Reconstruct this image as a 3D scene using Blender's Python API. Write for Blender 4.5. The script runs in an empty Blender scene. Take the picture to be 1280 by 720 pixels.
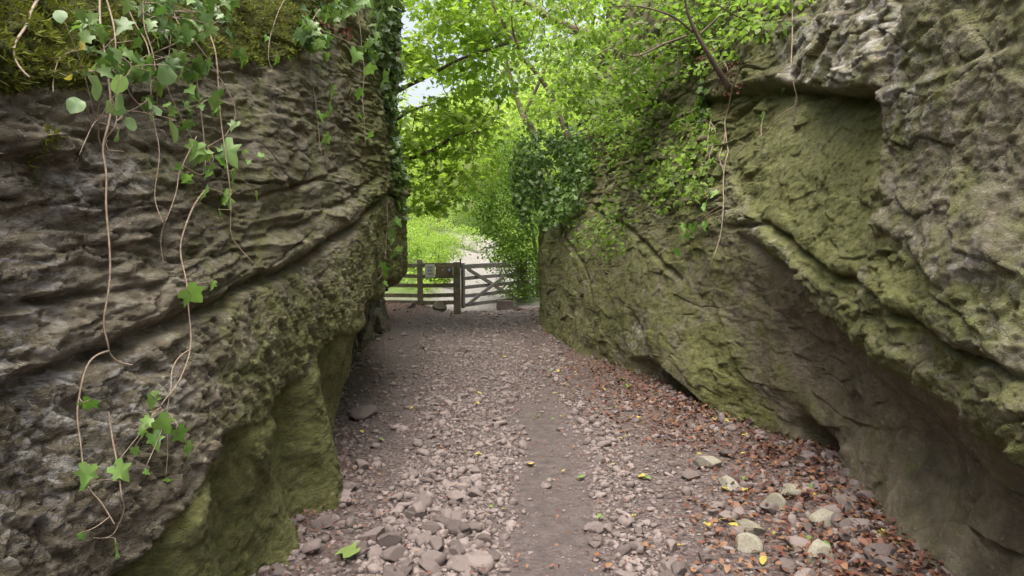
import bpy, math, random
import numpy as np
from mathutils import Vector
from mathutils.bvhtree import BVHTree

random.seed(7)
RNG = np.random.default_rng(11)
scene = bpy.context.scene
COL = scene.collection
PI = math.pi

# ------------------------------------------------------------------ camera survey
# The picture is 1280 x 720, lens 24 mm; horizon row 309, eye height 1.6 m.
F = 1280 * 24 / 36
PITCH = math.atan((360 - 309) / F)
EYE = np.array([0.0, 0.0, 1.6])
FWD = np.array([0, math.cos(PITCH), -math.sin(PITCH)])
UPV = np.array([0, math.sin(PITCH), math.cos(PITCH)])


def ray(px, py):
    d = FWD + (px - 640) / F * np.array([1.0, 0, 0]) - (py - 360) / F * UPV
    return d / np.linalg.norm(d)


def at(px, py, Y):
    """world point seen at that pixel at depth Y"""
    d = ray(px, py)
    return EYE + d * (Y / d[1])


# ------------------------------------------------------------------ helpers
def tag(o, label, cat=None, group=None, kind=None):
    if label:
        o['label'] = label
    if cat:
        o['category'] = cat
    if group:
        o['group'] = group
    if kind:
        o['kind'] = kind
    return o


def empty(name, loc=(0, 0, 0), rotz=0.0):
    o = bpy.data.objects.new(name, None)
    o.empty_display_size = 0.1
    o.location = loc
    o.rotation_euler = (0, 0, rotz)
    COL.objects.link(o)
    return o


def link(name, me, mat, parent=None):
    o = bpy.data.objects.new(name, me)
    if mat is not None:
        me.materials.append(mat)
    COL.objects.link(o)
    if parent is not None:
        o.parent = parent
    return o


def fast_mesh(name, V, Fc, smooth=False, attrs=None):
    """V (n,3); Fc (m,k) with constant k"""
    V = np.ascontiguousarray(V, dtype=np.float32)
    Fc = np.ascontiguousarray(Fc, dtype=np.int32)
    m, k = Fc.shape
    me = bpy.data.meshes.new(name)
    me.vertices.add(len(V))
    me.vertices.foreach_set('co', V.ravel())
    me.loops.add(m * k)
    me.loops.foreach_set('vertex_index', Fc.ravel())
    me.polygons.add(m)
    me.polygons.foreach_set('loop_start', np.arange(0, m * k, k, dtype=np.int32))
    me.polygons.foreach_set('loop_total', np.full(m, k, dtype=np.int32))
    if smooth:
        me.polygons.foreach_set('use_smooth', np.ones(m, dtype=bool))
    for an, av in (attrs or {}).items():
        a = me.attributes.new(an, 'FLOAT', 'POINT')
        a.data.foreach_set('value', np.ascontiguousarray(av, dtype=np.float32))
    me.update(calc_edges=True)
    return me


# ------------------------------------------------------------------ noise (numpy)
def _h(ix, iy, iz, seed):
    x = (ix.astype(np.int64) * 374761393 + iy.astype(np.int64) * 668265263 + iz.astype(np.int64) * 2147483647 + seed * 974634777) & 0xFFFFFFFF
    x = ((x ^ (x >> 13)) * 1274126177) & 0xFFFFFFFF
    x = ((x ^ (x >> 16)) * 2246822519) & 0xFFFFFFFF
    return (x ^ (x >> 15)) & 0xFFFFFFFF


def noise(P, seed=0):
    """gradient noise, about -1..1"""
    i = np.floor(P).astype(np.int64)
    f = P - i
    w = f * f * f * (f * (f * 6 - 15) + 10)
    out = np.zeros(len(P))
    for dx in (0, 1):
        wx = w[:, 0] if dx else 1 - w[:, 0]
        for dy in (0, 1):
            wy = w[:, 1] if dy else 1 - w[:, 1]
            for dz in (0, 1):
                wz = w[:, 2] if dz else 1 - w[:, 2]
                h = _h(i[:, 0] + dx, i[:, 1] + dy, i[:, 2] + dz, seed)
                gx = (h & 1023) / 511.5 - 1
                gy = ((h >> 10) & 1023) / 511.5 - 1
                gz = ((h >> 20) & 1023) / 511.5 - 1
                out += wx * wy * wz * (gx * (f[:, 0] - dx) + gy * (f[:, 1] - dy) + gz * (f[:, 2] - dz))
    return out * 1.5


def fbm(P, seed=0, octv=4, gain=0.5, ridged=False):
    a, s, t = 1.0, 0.0, 0.0
    Q = np.array(P, dtype=float)
    for k in range(octv):
        n = noise(Q, seed + k * 17)
        if ridged:
            n = 1 - 2 * np.abs(n)
        s = s + a * n
        t += a
        a *= gain
        Q = Q * 2.03 + 3.7
    return s / t


def voronoi(P, seed=0, offset=False):
    """F1, F2, two random values of the nearest cell (and the offset from its centre)"""
    i = np.floor(P).astype(np.int64)
    fr = P - i
    n = len(P)
    f1 = np.full(n, 99.0); f2 = np.full(n, 99.0)
    hh = np.zeros(n, np.int64)
    cen = np.zeros((3, n))
    for dx in (-1, 0, 1):
        for dy in (-1, 0, 1):
            for dz in (-1, 0, 1):
                h = _h(i[:, 0] + dx, i[:, 1] + dy, i[:, 2] + dz, seed)
                ox, oy, oz = fr[:, 0] - dx - (h & 1023) / 1023.0, fr[:, 1] - dy - ((h >> 10) & 1023) / 1023.0, fr[:, 2] - dz - ((h >> 20) & 1023) / 1023.0
                d = ox * ox + oy * oy + oz * oz
                near = d < f1
                f2 = np.where(near, f1, np.minimum(f2, d))
                f1 = np.where(near, d, f1)
                hh = np.where(near, h, hh)
                if offset:
                    cen = np.where(near, (ox, oy, oz), cen)
    f1, f2 = np.sqrt(f1), np.sqrt(f2)
    r1, r2 = ((hh >> 5) & 4095) / 4095.0, ((hh >> 17) & 4095) / 4095.0
    if offset:
        return f1, f2, r1, r2, hh, cen.T
    return f1, f2, r1, r2


def sstep(a, b, x):
    t = np.clip((x - a) / (b - a), 0, 1)
    return t * t * (3 - 2 * t)


class RBF:
    def __init__(self, pts, vals, lam=0.02):
        P = np.array(pts, float); v = np.array(vals, float); n = len(P)
        self.P = P
        K = self._k(P, P) + np.eye(n) * lam
        A = np.zeros((n + 3, n + 3))
        A[:n, :n] = K
        Q = np.c_[np.ones(n), P]
        A[:n, n:] = Q; A[n:, :n] = Q.T
        self.w = np.linalg.solve(A, np.r_[v, 0, 0, 0])

    def _k(self, A, B):
        r2 = ((A[:, None, :] - B[None, :, :]) ** 2).sum(-1)
        return 0.5 * r2 * np.log(r2 + 1e-9)

    def __call__(self, X):
        X = np.asarray(X, float)
        out = np.empty(len(X))
        n = len(self.P)
        for a in range(0, len(X), 40000):
            b = X[a:a + 40000]
            out[a:a + 40000] = self._k(b, self.P) @ self.w[:n] + self.w[n] + b @ self.w[n + 1:]
        return out


# ------------------------------------------------------------------ materials
class NT:
    """small shorthand for building node materials"""
    def __init__(self, name):
        self.m = bpy.data.materials.new(name)
        self.m.use_nodes = True
        self.t = self.m.node_tree
        self.t.nodes.clear()
        self.out = self.n('ShaderNodeOutputMaterial')

    def n(self, typ, **kw):
        nd = self.t.nodes.new(typ)
        for k, v in kw.items():
            setattr(nd, k, v)
        return nd

    def l(self, a, b):
        self.t.links.new(a, b)

    def val(self, sock, v):
        if hasattr(v, 'is_output'):
            self.l(v, sock)
        else:
            sock.default_value = v

    def attr(self, name):
        return self.n('ShaderNodeAttribute', attribute_name=name).outputs['Fac']

    def coord(self, scale=(1, 1, 1), kind='Object'):
        c = self.n('ShaderNodeTexCoord').outputs[kind]
        mp = self.n('ShaderNodeMapping')
        mp.inputs['Scale'].default_value = scale
        self.l(c, mp.inputs['Vector'])
        return mp.outputs['Vector']

    def noise(self, vec, scale, detail=6, rough=0.6, dist=0.0):
        nd = self.n('ShaderNodeTexNoise')
        self.l(vec, nd.inputs['Vector'])
        nd.inputs['Scale'].default_value = scale
        nd.inputs['Detail'].default_value = detail
        nd.inputs['Roughness'].default_value = rough
        nd.inputs['Distortion'].default_value = dist
        return nd.outputs['Fac']

    def voro(self, vec, scale, feature='F1', out='Distance'):
        nd = self.n('ShaderNodeTexVoronoi', feature=feature)
        self.l(vec, nd.inputs['Vector'])
        nd.inputs['Scale'].default_value = scale
        return nd.outputs[out]

    def ramp(self, fac, stops):
        nd = self.n('ShaderNodeValToRGB')
        e = nd.color_ramp.elements
        while len(e) < len(stops):
            e.new(0.5)
        for el, (p, c) in zip(e, stops):
            el.position = p
            el.color = (*c, 1) if len(c) == 3 else c
        self.l(fac, nd.inputs['Fac'])
        return nd.outputs['Color']

    def step(self, fac, a, b):
        nd = self.n('ShaderNodeMapRange', interpolation_type='SMOOTHSTEP')
        nd.inputs['From Min'].default_value = a
        nd.inputs['From Max'].default_value = b
        self.l(fac, nd.inputs['Value'])
        return nd.outputs['Result']

    def math(self, op, a, b=0.0, c=None):
        nd = self.n('ShaderNodeMath', operation=op)
        self.val(nd.inputs[0], a)
        self.val(nd.inputs[1], b)
        if c is not None:
            self.val(nd.inputs[2], c)
        return nd.outputs[0]

    def mix(self, fac, a, b, blend='MIX'):
        nd = self.n('ShaderNodeMix', data_type='RGBA', blend_type=blend)
        self.val(nd.inputs[0], fac)
        for s, v in ((nd.inputs[6], a), (nd.inputs[7], b)):
            if isinstance(v, tuple):
                v = (*v, 1) if len(v) == 3 else v
            self.val(s, v)
        return nd.outputs[2]

    def bump(self, h, strength=0.5, dist=0.01, normal=None):
        nd = self.n('ShaderNodeBump')
        nd.inputs['Strength'].default_value = strength
        nd.inputs['Distance'].default_value = dist
        self.l(h, nd.inputs['Height'])
        if normal is not None:
            self.l(normal, nd.inputs['Normal'])
        return nd.outputs['Normal']

    def bsdf(self, color, rough=0.8, normal=None, spec=0.3):
        nd = self.n('ShaderNodeBsdfPrincipled')
        if isinstance(color, tuple):
            color = (*color, 1)
        self.val(nd.inputs['Base Color'], color)
        self.val(nd.inputs['Roughness'], rough)
        nd.inputs['Specular IOR Level'].default_value = spec
        if normal is not None:
            self.l(normal, nd.inputs['Normal'])
        return nd.outputs['BSDF']

    def done(self, sh):
        self.l(sh, self.out.inputs['Surface'])
        return self.m


def rock_material(name, hue=(1, 1, 1), bed=(1, 1, 1)):
    t = NT(name)
    v = t.coord()
    vb = t.coord(bed)
    big = t.noise(v, 1.3, 5, 0.6, 0.3)
    mid = t.noise(vb, 6, 8, 0.74, 0.3)
    fine = t.noise(v, 45, 6, 0.75)
    H = lambda r, g, b: (r * hue[0], g * hue[1], b * hue[2])
    c = t.ramp(mid, [(0.33, H(0.085, 0.070, 0.048)), (0.44, H(0.165, 0.140, 0.098)), (0.54, H(0.245, 0.212, 0.155)), (0.68, H(0.38, 0.345, 0.275))])
    c = t.mix(t.math('MULTIPLY', t.step(big, 0.45, 0.62), 0.75), c, t.ramp(mid, [(0.35, H(0.075, 0.060, 0.040)), (0.65, H(0.19, 0.155, 0.105))]))
    # dark crusts with ragged edges
    dk = t.step(t.noise(vb, 11, 6, 0.75, 0.5), 0.56, 0.62)
    c = t.mix(t.math('MULTIPLY', dk, 0.6), c, H(0.062, 0.052, 0.038))
    c = t.mix(t.math('MULTIPLY', t.step(fine, 0.52, 0.66), 0.4), c, H(0.085, 0.070, 0.050))
    ck = t.n('ShaderNodeTexVoronoi', feature='DISTANCE_TO_EDGE')
    nz = t.n('ShaderNodeTexNoise'); nz.inputs['Scale'].default_value = 7; nz.inputs['Detail'].default_value = 6
    t.l(vb, nz.inputs['Vector'])
    va = t.n('ShaderNodeVectorMath', operation='MULTIPLY_ADD'); va.inputs[1].default_value = (0.25, 0.25, 0.25)
    t.l(nz.outputs['Color'], va.inputs[0]); t.l(vb, va.inputs[2])
    t.l(va.outputs[0], ck.inputs['Vector']); ck.inputs['Scale'].default_value = 9
    crk = t.math('MULTIPLY', t.step(ck.outputs['Distance'], 0.035, 0.0), t.step(big, 0.40, 0.55))
    c = t.mix(t.math('MULTIPLY', crk, 0.55), c, H(0.05, 0.042, 0.032))
    # brown iron-stained undercut
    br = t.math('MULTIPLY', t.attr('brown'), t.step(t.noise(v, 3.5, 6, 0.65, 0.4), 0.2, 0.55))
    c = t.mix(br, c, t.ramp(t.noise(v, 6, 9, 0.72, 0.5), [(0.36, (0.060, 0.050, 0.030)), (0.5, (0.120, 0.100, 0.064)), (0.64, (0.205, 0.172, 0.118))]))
    # pale lime crust and lichen
    pn = t.noise(vb, 12, 6, 0.75, 0.6)
    pale = t.math('MULTIPLY', t.attr('pale'), t.step(pn, 0.47, 0.58))
    c = t.mix(pale, c, t.ramp(fine, [(0.3, (0.26, 0.245, 0.225)), (0.7, (0.52, 0.495, 0.46))]))
    sp = t.math('MULTIPLY', t.step(t.noise(v, 24, 5, 0.65, 0.3), 0.62, 0.67), 0.75)
    sp = t.math('MULTIPLY', sp, t.math('SUBTRACT', 1.0, t.math('MULTIPLY', t.attr('brown'), 0.8)))
    c = t.mix(sp, c, (0.45, 0.42, 0.35))
    # green algae film
    an = t.noise(v, 5, 9, 0.75, 0.4)
    alg = t.step(t.math('ADD', t.attr('algae'), t.math('MULTIPLY', t.math('SUBTRACT', an, 0.5), 2.2)), 0.25, 0.9)
    c = t.mix(t.math('MULTIPLY', alg, 0.82), c, t.ramp(t.noise(v, 16, 8, 0.75), [(0.32, (0.054, 0.062, 0.010)), (0.5, (0.125, 0.138, 0.026)), (0.7, (0.235, 0.24, 0.075))]))
    # thick moss
    mn = t.noise(v, 9, 8, 0.75)
    moss = t.step(t.math('ADD', t.attr('moss'), t.math('MULTIPLY', t.math('SUBTRACT', mn, 0.5), 1.6)), 0.42, 0.62)
    c = t.mix(moss, c, t.ramp(t.noise(v, 70, 4, 0.7), [(0.3, (0.030, 0.036, 0.006)), (0.55, (0.080, 0.090, 0.014)), (0.8, (0.16, 0.165, 0.030))]))
    h = t.math('ADD', t.math('MULTIPLY', t.noise(vb, 22, 7, 0.78, 0.25), 1.5), t.math('MULTIPLY', t.noise(v, 110, 5, 0.7), 0.35))
    h = t.math('SUBTRACT', h, t.math('MULTIPLY', t.math('MULTIPLY', crk, t.math('SUBTRACT', 1.0, t.attr('brown'))), 0.55))
    h = t.math('ADD', h, t.math('MULTIPLY', t.math('MULTIPLY', t.noise(v, 160, 3, 0.8), moss), 0.9))
    nrm = t.bump(h, 0.9, 0.030)
    rough = t.mix(moss, (0.70, 0.70, 0.70), (0.95, 0.95, 0.95))
    return t.done(t.bsdf(c, rough, nrm, 0.35))


def leaf_material(name, dark, light, translucent=0.35, rough=0.45, spec=0.4, tr_col=None, midstop=None):
    t = NT(name)
    c = t.ramp(t.attr('tint'), [(0.0, dark)] + ([midstop] if midstop else []) + [(1.0, light)])
    n = t.noise(t.coord(), 30, 3, 0.5)
    c = t.mix(t.math('MULTIPLY', n, 0.35), c, t.mix(1.0, c, (0.55, 0.6, 0.5), 'MULTIPLY'))
    b = t.bsdf(c, rough, None, spec)
    tr = t.n('ShaderNodeBsdfTranslucent')
    t.l(t.mix(1.0, c, tr_col or (1.4, 1.6, 0.85), 'MULTIPLY'), tr.inputs['Color'])
    mx = t.n('ShaderNodeMixShader')
    mx.inputs[0].default_value = translucent
    t.l(b, mx.inputs[1]); t.l(tr.outputs[0], mx.inputs[2])
    return t.done(mx.outputs[0])


def plain_material(name, stops, scale=12, rough=0.8, bump=0.4, dist=0.006, stretch=(1, 1, 1), spec=0.3):
    t = NT(name)
    v = t.coord(stretch)
    f = t.noise(v, scale, 7, 0.65, 0.3)
    c = t.ramp(f, stops)
    return t.done(t.bsdf(c, rough, t.bump(t.noise(v, scale * 3, 6, 0.7), bump, dist), spec))


# ------------------------------------------------------------------ shapes
def tube_arrays(pts, rad, sides=6):
    P = np.array(pts, float); n = len(P)
    R = np.broadcast_to(np.array(rad, float), (n,))
    T = np.gradient(P, axis=0)
    T /= np.linalg.norm(T, axis=1)[:, None] + 1e-9
    ref = np.array([0.31, 0.84, 0.44]) if abs(T[0] @ np.array([0.31, 0.84, 0.44])) < 0.9 else np.array([1.0, 0, 0])
    A = np.cross(T, ref); A /= np.linalg.norm(A, axis=1)[:, None] + 1e-9
    B = np.cross(T, A)
    a = np.arange(sides) * 2 * PI / sides
    V = P[:, None, :] + R[:, None, None] * (np.cos(a)[None, :, None] * A[:, None, :] + np.sin(a)[None, :, None] * B[:, None, :])
    V = V.reshape(-1, 3)
    i = np.arange(n - 1)[:, None] * sides; j = np.arange(sides)[None, :]; j2 = (j + 1) % sides
    Fc = np.stack([i + j, i + j2, i + sides + j2, i + sides + j], -1).reshape(-1, 4)
    tip = np.array([[(n - 1) * sides + k for k in (0, 1, 2, min(3, sides - 1))]])
    return V, np.r_[Fc, tip]


def merge(parts):
    Vs, Fs, o = [], [], 0
    for V, Fc in parts:
        Vs.append(V); Fs.append(Fc + o); o += len(V)
    return np.concatenate(Vs), np.concatenate(Fs)


def spline(pts, n):
    """Catmull-Rom through pts"""
    P = np.array(pts, float)
    if len(P) == 2:
        s = np.linspace(0, 1, n)[:, None]
        return P[0] * (1 - s) + P[1] * s
    Q = np.r_[[2 * P[0] - P[1]], P, [2 * P[-1] - P[-2]]]
    s = np.linspace(0, len(P) - 1 - 1e-6, n)
    i = s.astype(int); f = (s - i)[:, None]
    p0, p1, p2, p3 = Q[i], Q[i + 1], Q[i + 2], Q[i + 3]
    return 0.5 * (2 * p1 + (p2 - p0) * f + (2 * p0 - 5 * p1 + 4 * p2 - p3) * f ** 2 + (3 * p1 - p0 - 3 * p2 + p3) * f ** 3)


def _outline(pts, fold=0.12, droop=0.15):
    """half outline on +x mirrored; centre line kept as spine vertices"""
    right = [(x, y) for x, y in pts]
    left = [(-x, y) for x, y in pts[::-1] if x > 0]
    ring = right + left
    V = [(0, 0.38, 0)] + [(x, y, abs(x) * fold * 2 - droop * y * y) for x, y in ring]
    n = len(ring)
    T = [(0, 1 + k, 1 + (k + 1) % n) for k in range(n)]
    return np.array(V, float), np.array(T)


LEAF = {
    'ivy': _outline([(0, 0.0), (0.22, -0.14), (0.40, -0.02), (0.30, 0.2), (0.52, 0.42), (0.24, 0.5), (0.16, 0.72), (0, 1.0)], 0.14, 0.2),
    'ovate': _outline([(0, 0.0), (0.2, 0.1), (0.33, 0.32), (0.32, 0.55), (0.2, 0.8), (0, 1.0)], 0.12, 0.2),
    'round': _outline([(0, 0.0), (0.25, 0.05), (0.42, 0.28), (0.43, 0.56), (0.27, 0.83), (0, 0.96)], 0.1, 0.12),
    'maple': _outline([(0, 0.0), (0.18, 0.0), (0.48, -0.04), (0.30, 0.22), (0.56, 0.44), (0.28, 0.46), (0.26, 0.66), (0.12, 0.7), (0, 1.0)], 0.08, 0.2),
    'small': (np.array([(0, 0, 0), (0.27, 0.45, 0.05), (0, 1, -0.08), (-0.27, 0.45, 0.05)], float), np.array([(0, 1, 2), (0, 2, 3)])),
    'needle': (np.array([(0.08, 0, 0), (0, 1, 0.0), (-0.08, 0, 0)], float), np.array([(0, 1, 2)])),
}


def leaves(name, pos, tip, up, size, shape, mat, parent=None, tint=None, width=1.0):
    pos = np.array(pos, float); n = len(pos)
    y = np.array(tip, float); y /= np.linalg.norm(y, axis=1)[:, None] + 1e-9
    x = np.cross(y, up); x /= np.linalg.norm(x, axis=1)[:, None] + 1e-9
    z = np.cross(x, y)
    L, T = LEAF[shape]
    size = np.broadcast_to(np.array(size, float), (n,))
    wob = RNG.normal(0, 0.05, (n, len(L)))
    V = pos[:, None, :] + size[:, None, None] * (L[None, :, 0:1] * width * x[:, None, :] + L[None, :, 1:2] * y[:, None, :] + (L[None, :, 2:3] + wob[:, :, None]) * z[:, None, :])
    Fc = (T[None] + (np.arange(n) * len(L))[:, None, None]).reshape(-1, 3)
    tint = RNG.random(n) if tint is None else tint
    me = fast_mesh(name, V.reshape(-1, 3), Fc, False, {'tint': np.repeat(tint, len(L))})
    return link(name, me, mat, parent)


def rand_dirs(n):
    d = RNG.normal(size=(n, 3))
    return d / np.linalg.norm(d, axis=1)[:, None]
# ------------------------------------------------------------------ the rock walls
def uY(Y):
    return np.where(Y > 0.8, 5 * np.log(np.maximum(Y, 0.8)), 5 * np.log(0.8) + (Y - 0.8) * 2.0)


L_PTS = [  # (Y, Z, X) survey of the left face
    (-3, 0, -1.5), (-3, 2, -1.8), (-3, 3.2, -2.8), (-3, 6, -5.5),
    (0.8, 0, -1.38), (0.8, .9, -1.45), (0.8, 1.8, -1.55), (0.8, 2.3, -1.8), (.8, 3, -2.5), (0.8, 6, -5.5),
    (2, -.3, -1.22), (2, 0, -1.25), (2, .45, -1.36), (2, .8, -1.36), (2, 1.2, -1.43), (2, 1.8, -1.52), (2, 2.2, -1.6), (2, 2.5, -1.86), (2, 3, -2.4), (2, 6, -5.5),
    (2.6, 0, -1.17), (2.6, .4, -1.29), (2.6, .75, -1.23), (2.6, 1.2, -1.33),
    (3.3, -.3, -1.15), (3.3, 0, -1.17), (3.3, .35, -1.27), (3.3, .62, -1.26), (3.3, .9, -1.2), (3.3, 1.3, -1.31), (3.3, 2.0, -1.45), (3.3, 2.5, -1.6), (3.3, 2.85, -1.9), (3.3, 3.3, -2.3),
    (4.2, 0, -1.14), (4.2, .4, -1.19), (4.2, .7, -1.21), (4.2, 1.0, -1.2), (4.2, 1.6, -1.3), (4.2, 2.6, -1.46), (4.2, 3.1, -1.75), (4.2, 6, -5),
    (5, -.3, -1.08), (5, 0, -1.11), (5, .5, -1.12), (5, 1.0, -1.14), (5, 1.6, -1.22), (5, 2.2, -1.32), (5, 3.0, -1.45), (5, 3.6, -1.75), (5, 6, -4.2),
    (6.5, 1.2, -1.26), (6.5, 2, -1.28), (6.5, 3, -1.38), (6.5, 4, -1.6), (6.5, 6, -3.2),
    (8, 0, -1.3), (8, 1.5, -1.30), (8, 2.5, -1.36), (8, 3.6, -1.44), (8, 4.7, -1.46), (8, 6, -2.4),
    (9, 1.4, -1.60), (9, 3.6, -1.66), (9, 4.7, -1.66), (11, 0, -2.1), (11, 1.5, -2.08), (11, 2.5, -2.1), (11, 4.7, -2.1), (11, 6, -2.6), (14.5, 0, -2.85), (14.5, 1.5, -2.85), (14.5, 4.7, -2.85), (14.5, 6.5, -3.2)]
R_PTS = [
    (-3, 0, 2.2), (-3, .9, 1.7), (-3, 2.2, 1.9), (-3, 4, 2.6), (-3, 7, 5.5),
    (1.2, 0, 2.0), (1.2, .5, 1.95), (1.2, .8, 1.62), (1.2, 1.5, 1.7), (1.2, 2.4, 1.8), (1.2, 3.2, 2.1), (1.2, 7, 5.2),
    (2.2, -.3, 1.95), (2.2, 0, 1.95), (2.2, .4, 2.1), (2.2, .7, 2.0), (2.2, .9, 1.68), (2.2, 1.35, 1.70), (2.2, 2.0, 1.8), (2.2, 2.6, 1.84), (2.2, 3.3, 2.2),
    (3.3, -.3, 1.86), (3.3, 0, 1.87), (3.3, .35, 2.1), (3.3, .7, 2.12), (3.3, 1.02, 1.84), (3.3, 1.4, 1.82), (3.3, 1.9, 1.9), (3.3, 2.6, 1.93), (3.3, 3.4, 2.3), (3.3, 7, 5),
    (4.3, 0, 2.13), (4.3, .3, 2.17), (4.3, .7, 2.2), (4.3, 1.1, 2.08), (4.3, 1.4, 1.90), (4.3, 1.8, 1.93), (4.3, 2.5, 1.98), (4.3, 3.2, 2.15), (4.3, 4, 2.7),
    (4.9, 0, 2.22), (4.9, .4, 2.16), (4.9, 1.0, 2.12), (4.9, 1.65, 1.93), (5, 2.2, 2.0), (5, 3, 2.2), (5, 4, 2.8),
    (6.2, -.3, 1.72), (6.2, 0, 1.74), (6.2, .5, 1.78), (6.2, 1.2, 1.82), (6.2, 1.9, 1.85), (6.2, 2.6, 2.05), (6.2, 3.4, 2.3), (6.2, 4.5, 2.65), (6.2, 7, 3.4),
    (7.5, 0, 1.50), (7.5, .8, 1.5), (7.5, 1.6, 1.65), (7.5, 2.6, 1.95), (7.5, 3.4, 2.2),
    (8.8, 0, 1.28), (8.8, .8, 1.30), (8.8, 1.6, 1.42), (8.8, 2.4, 1.70), (8.8, 3.2, 2.02), (8.8, 4.2, 2.22), (8.8, 7, 2.95),
    (11, 0, .88), (11, 1, .9), (11, 2, 1.05), (11, 2.9, 1.36), (11, 4, 1.62), (11, 7, 2.35),
    (13.5, -.3, .36), (13.5, 0, .40), (13.5, 1, .41), (13.5, 2.0, .46), (13.5, 3.2, 1.0), (13.5, 4.5, 1.36), (13.5, 7, 1.95), (15, 0, .2), (15, 2, .3), (15, 3.2, .9), (15, 7, 1.8)]
B_PTS = [(6, 0, -2.1), (6, 1, -2.2), (6, 3, -2.8), (9.3, 0, -2.2), (9.3, 1, -2.25), (9.3, 2.5, -2.5), (12, 0, -2.45), (12, 1, -2.45), (12, 3, -2.75),
         (15, 0, -2.72), (15, 1, -2.75), (15, 3, -3.1), (16.5, 0, -3.0), (16.5, 3, -3.4)]


def fit(pts):
    a = np.array(pts, float)
    return RBF(np.c_[uY(a[:, 0]), a[:, 1] * 1.6], a[:, 2], 0.004)


def L_end(Z):
    return np.interp(Z, [-1, 0, .6, 1.0, 1.12, 1.24, 1.36, 1.6, 7], [5.0, 5.0, 5.1, 5.3, 6.3, 8.5, 11.5, 14, 14.5])


def R_end(Z):
    return np.full_like(Z, 13.6)


def B_end(Z):
    return np.full_like(Z, 15.2)


class Wall:
    def __init__(self, pts, side, end, soft):
        self.f, self.s, self.end, self.soft = fit(pts), side, end, soft

    def x(self, Y, Z):
        Y = np.asarray(Y, float); Z = np.asarray(Z, float)
        b = self.f(np.c_[uY(np.minimum(Y, self.end(Z) + 1.0)), Z * 1.6])
        d = Y - self.end(Z)
        e = 0.95 - Y  # unseen wall end behind the camera, turned away to let sky light in
        return b + self.s * 1.6 * (np.sqrt(d * d + self.soft ** 2) + d + np.sqrt(e * e + 0.04) + e - 0.02)

    def hit(self, px, py):
        """(Y, Z) of the smooth wall seen at that pixel"""
        d = ray(px, py)
        Y = np.linspace(1.25, 18, 1500)
        t = Y / d[1]
        X = d[0] * t; Z = 1.6 + d[2] * t
        g = self.s * X - self.s * self.x(Y, Z)
        k = np.argmax(g > 0)
        if g[k] <= 0:
            k = len(Y) - 1
        return Y[k], Z[k]

    def line(self, px_pts):
        a = np.array([self.hit(*p) for p in px_pts])
        u = uY(a[:, 0]); o = np.argsort(u)
        return u[o], a[o, 1]

    def region(self, px_pts):
        a = np.array([self.hit(*p) for p in px_pts])
        return np.c_[uY(a[:, 0]), a[:, 1]]


def above(u, Z, line):
    return Z - np.interp(u, line[0], line[1])


def inside(u, Z, poly, soft=0.08):
    """soft mask of a polygon drawn on the wall, distances in wall units"""
    n = len(poly)
    ins = np.zeros(len(u), bool); dist = np.full(len(u), 9.0)
    for i in range(n):
        (x1, y1), (x2, y2) = poly[i], poly[(i + 1) % n]
        cond = ((y1 > Z) != (y2 > Z)) & (u < (x2 - x1) * (Z - y1) / (y2 - y1 + 1e-12) + x1)
        ins ^= cond
        dx, dy = x2 - x1, y2 - y1
        t = np.clip(((u - x1) * dx + (Z - y1) * dy) / (dx * dx + dy * dy + 1e-12), 0, 1)
        dist = np.minimum(dist, np.hypot((u - x1 - t * dx) * 0.8, Z - y1 - t * dy))
    return sstep(-soft, soft, np.where(ins, dist, -dist))


LW = Wall([(a, b, c + 0.06) for a, b, c in L_PTS], -1, L_end, 0.25)
RW = Wall(R_PTS, 1, R_end, 0.22)
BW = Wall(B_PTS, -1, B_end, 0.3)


def build_wall(wall, name, Yg, Zg, detail, mat):
    Y, Z = np.meshgrid(Yg, Zg)          # rows = Z
    nz, ny = Y.shape
    y, z = Y.ravel(), Z.ravel()
    x = wall.x(y, z)
    Pm = np.c_[x, y, z]
    G = Pm.reshape(nz, ny, 3)
    gy = np.gradient(G, axis=1); gz = np.gradient(G, axis=0)
    N = np.cross(gy, gz).reshape(-1, 3)
    N /= np.linalg.norm(N, axis=1)[:, None] + 1e-9
    N *= np.sign(-wall.s * N[:, :1] + 1e-9)      # towards the path
    disp, at_ = detail(wall, uY(y), y, z, Pm)
    V = Pm + N * disp[:, None]
    # close the mass behind: a top sheet and a back
    top = V.reshape(nz, ny, 3)[-1]
    b1 = top.copy(); b1[:, 0] = wall.s * 16; b1[:, 2] += 1.0
    b2 = b1.copy(); b2[:, 2] = -1.0
    V = np.r_[V, b1, b2]
    nz += 2
    i = (np.arange(nz - 1)[:, None] * ny + np.arange(ny - 1)[None, :]).ravel()
    Fc = np.c_[i, i + 1, i + ny + 1, i + ny]
    if wall.s > 0:
        Fc = Fc[:, ::-1]
    at_ = {k: np.r_[v, np.zeros(2 * ny)] for k, v in at_.items()}
    me = fast_mesh(name, V, Fc, True, at_)
    return link(name, me, mat)


def blocks(P, scale, seed, amp, groove, width=0.09, warp=0.10, tilt=1.45):
    """broken rock: tilted facets pushed in or out, with open joints between some of them"""
    sc = np.array(scale)
    Q = P / sc
    W = Q + warp * np.c_[noise(Q * 1.3, seed + 5), noise(Q * 1.3, seed + 6), noise(Q * 1.3, seed + 7)]
    f1, f2, r1, r2, hh, off = voronoi(W, seed, True)
    edge = f2 - f1
    tl = np.stack([((hh >> k) & 255) / 127.5 - 1 for k in (3, 9, 15)], -1)
    # a plane through the cell: continuous slope of its own, so facets catch the light differently
    plane = (off * tl).sum(1) * 1.5
    open_ = sstep(-0.1, 0.45, noise(Q * 0.45, seed + 8) + 0.25)
    return amp * ((r1 - 0.5) * 1.7 + tilt * plane) * sstep(0.0, 0.06, edge) - groove * open_ * (1 - sstep(0.0, width, edge)) * (0.25 + 0.75 * r2)


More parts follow.
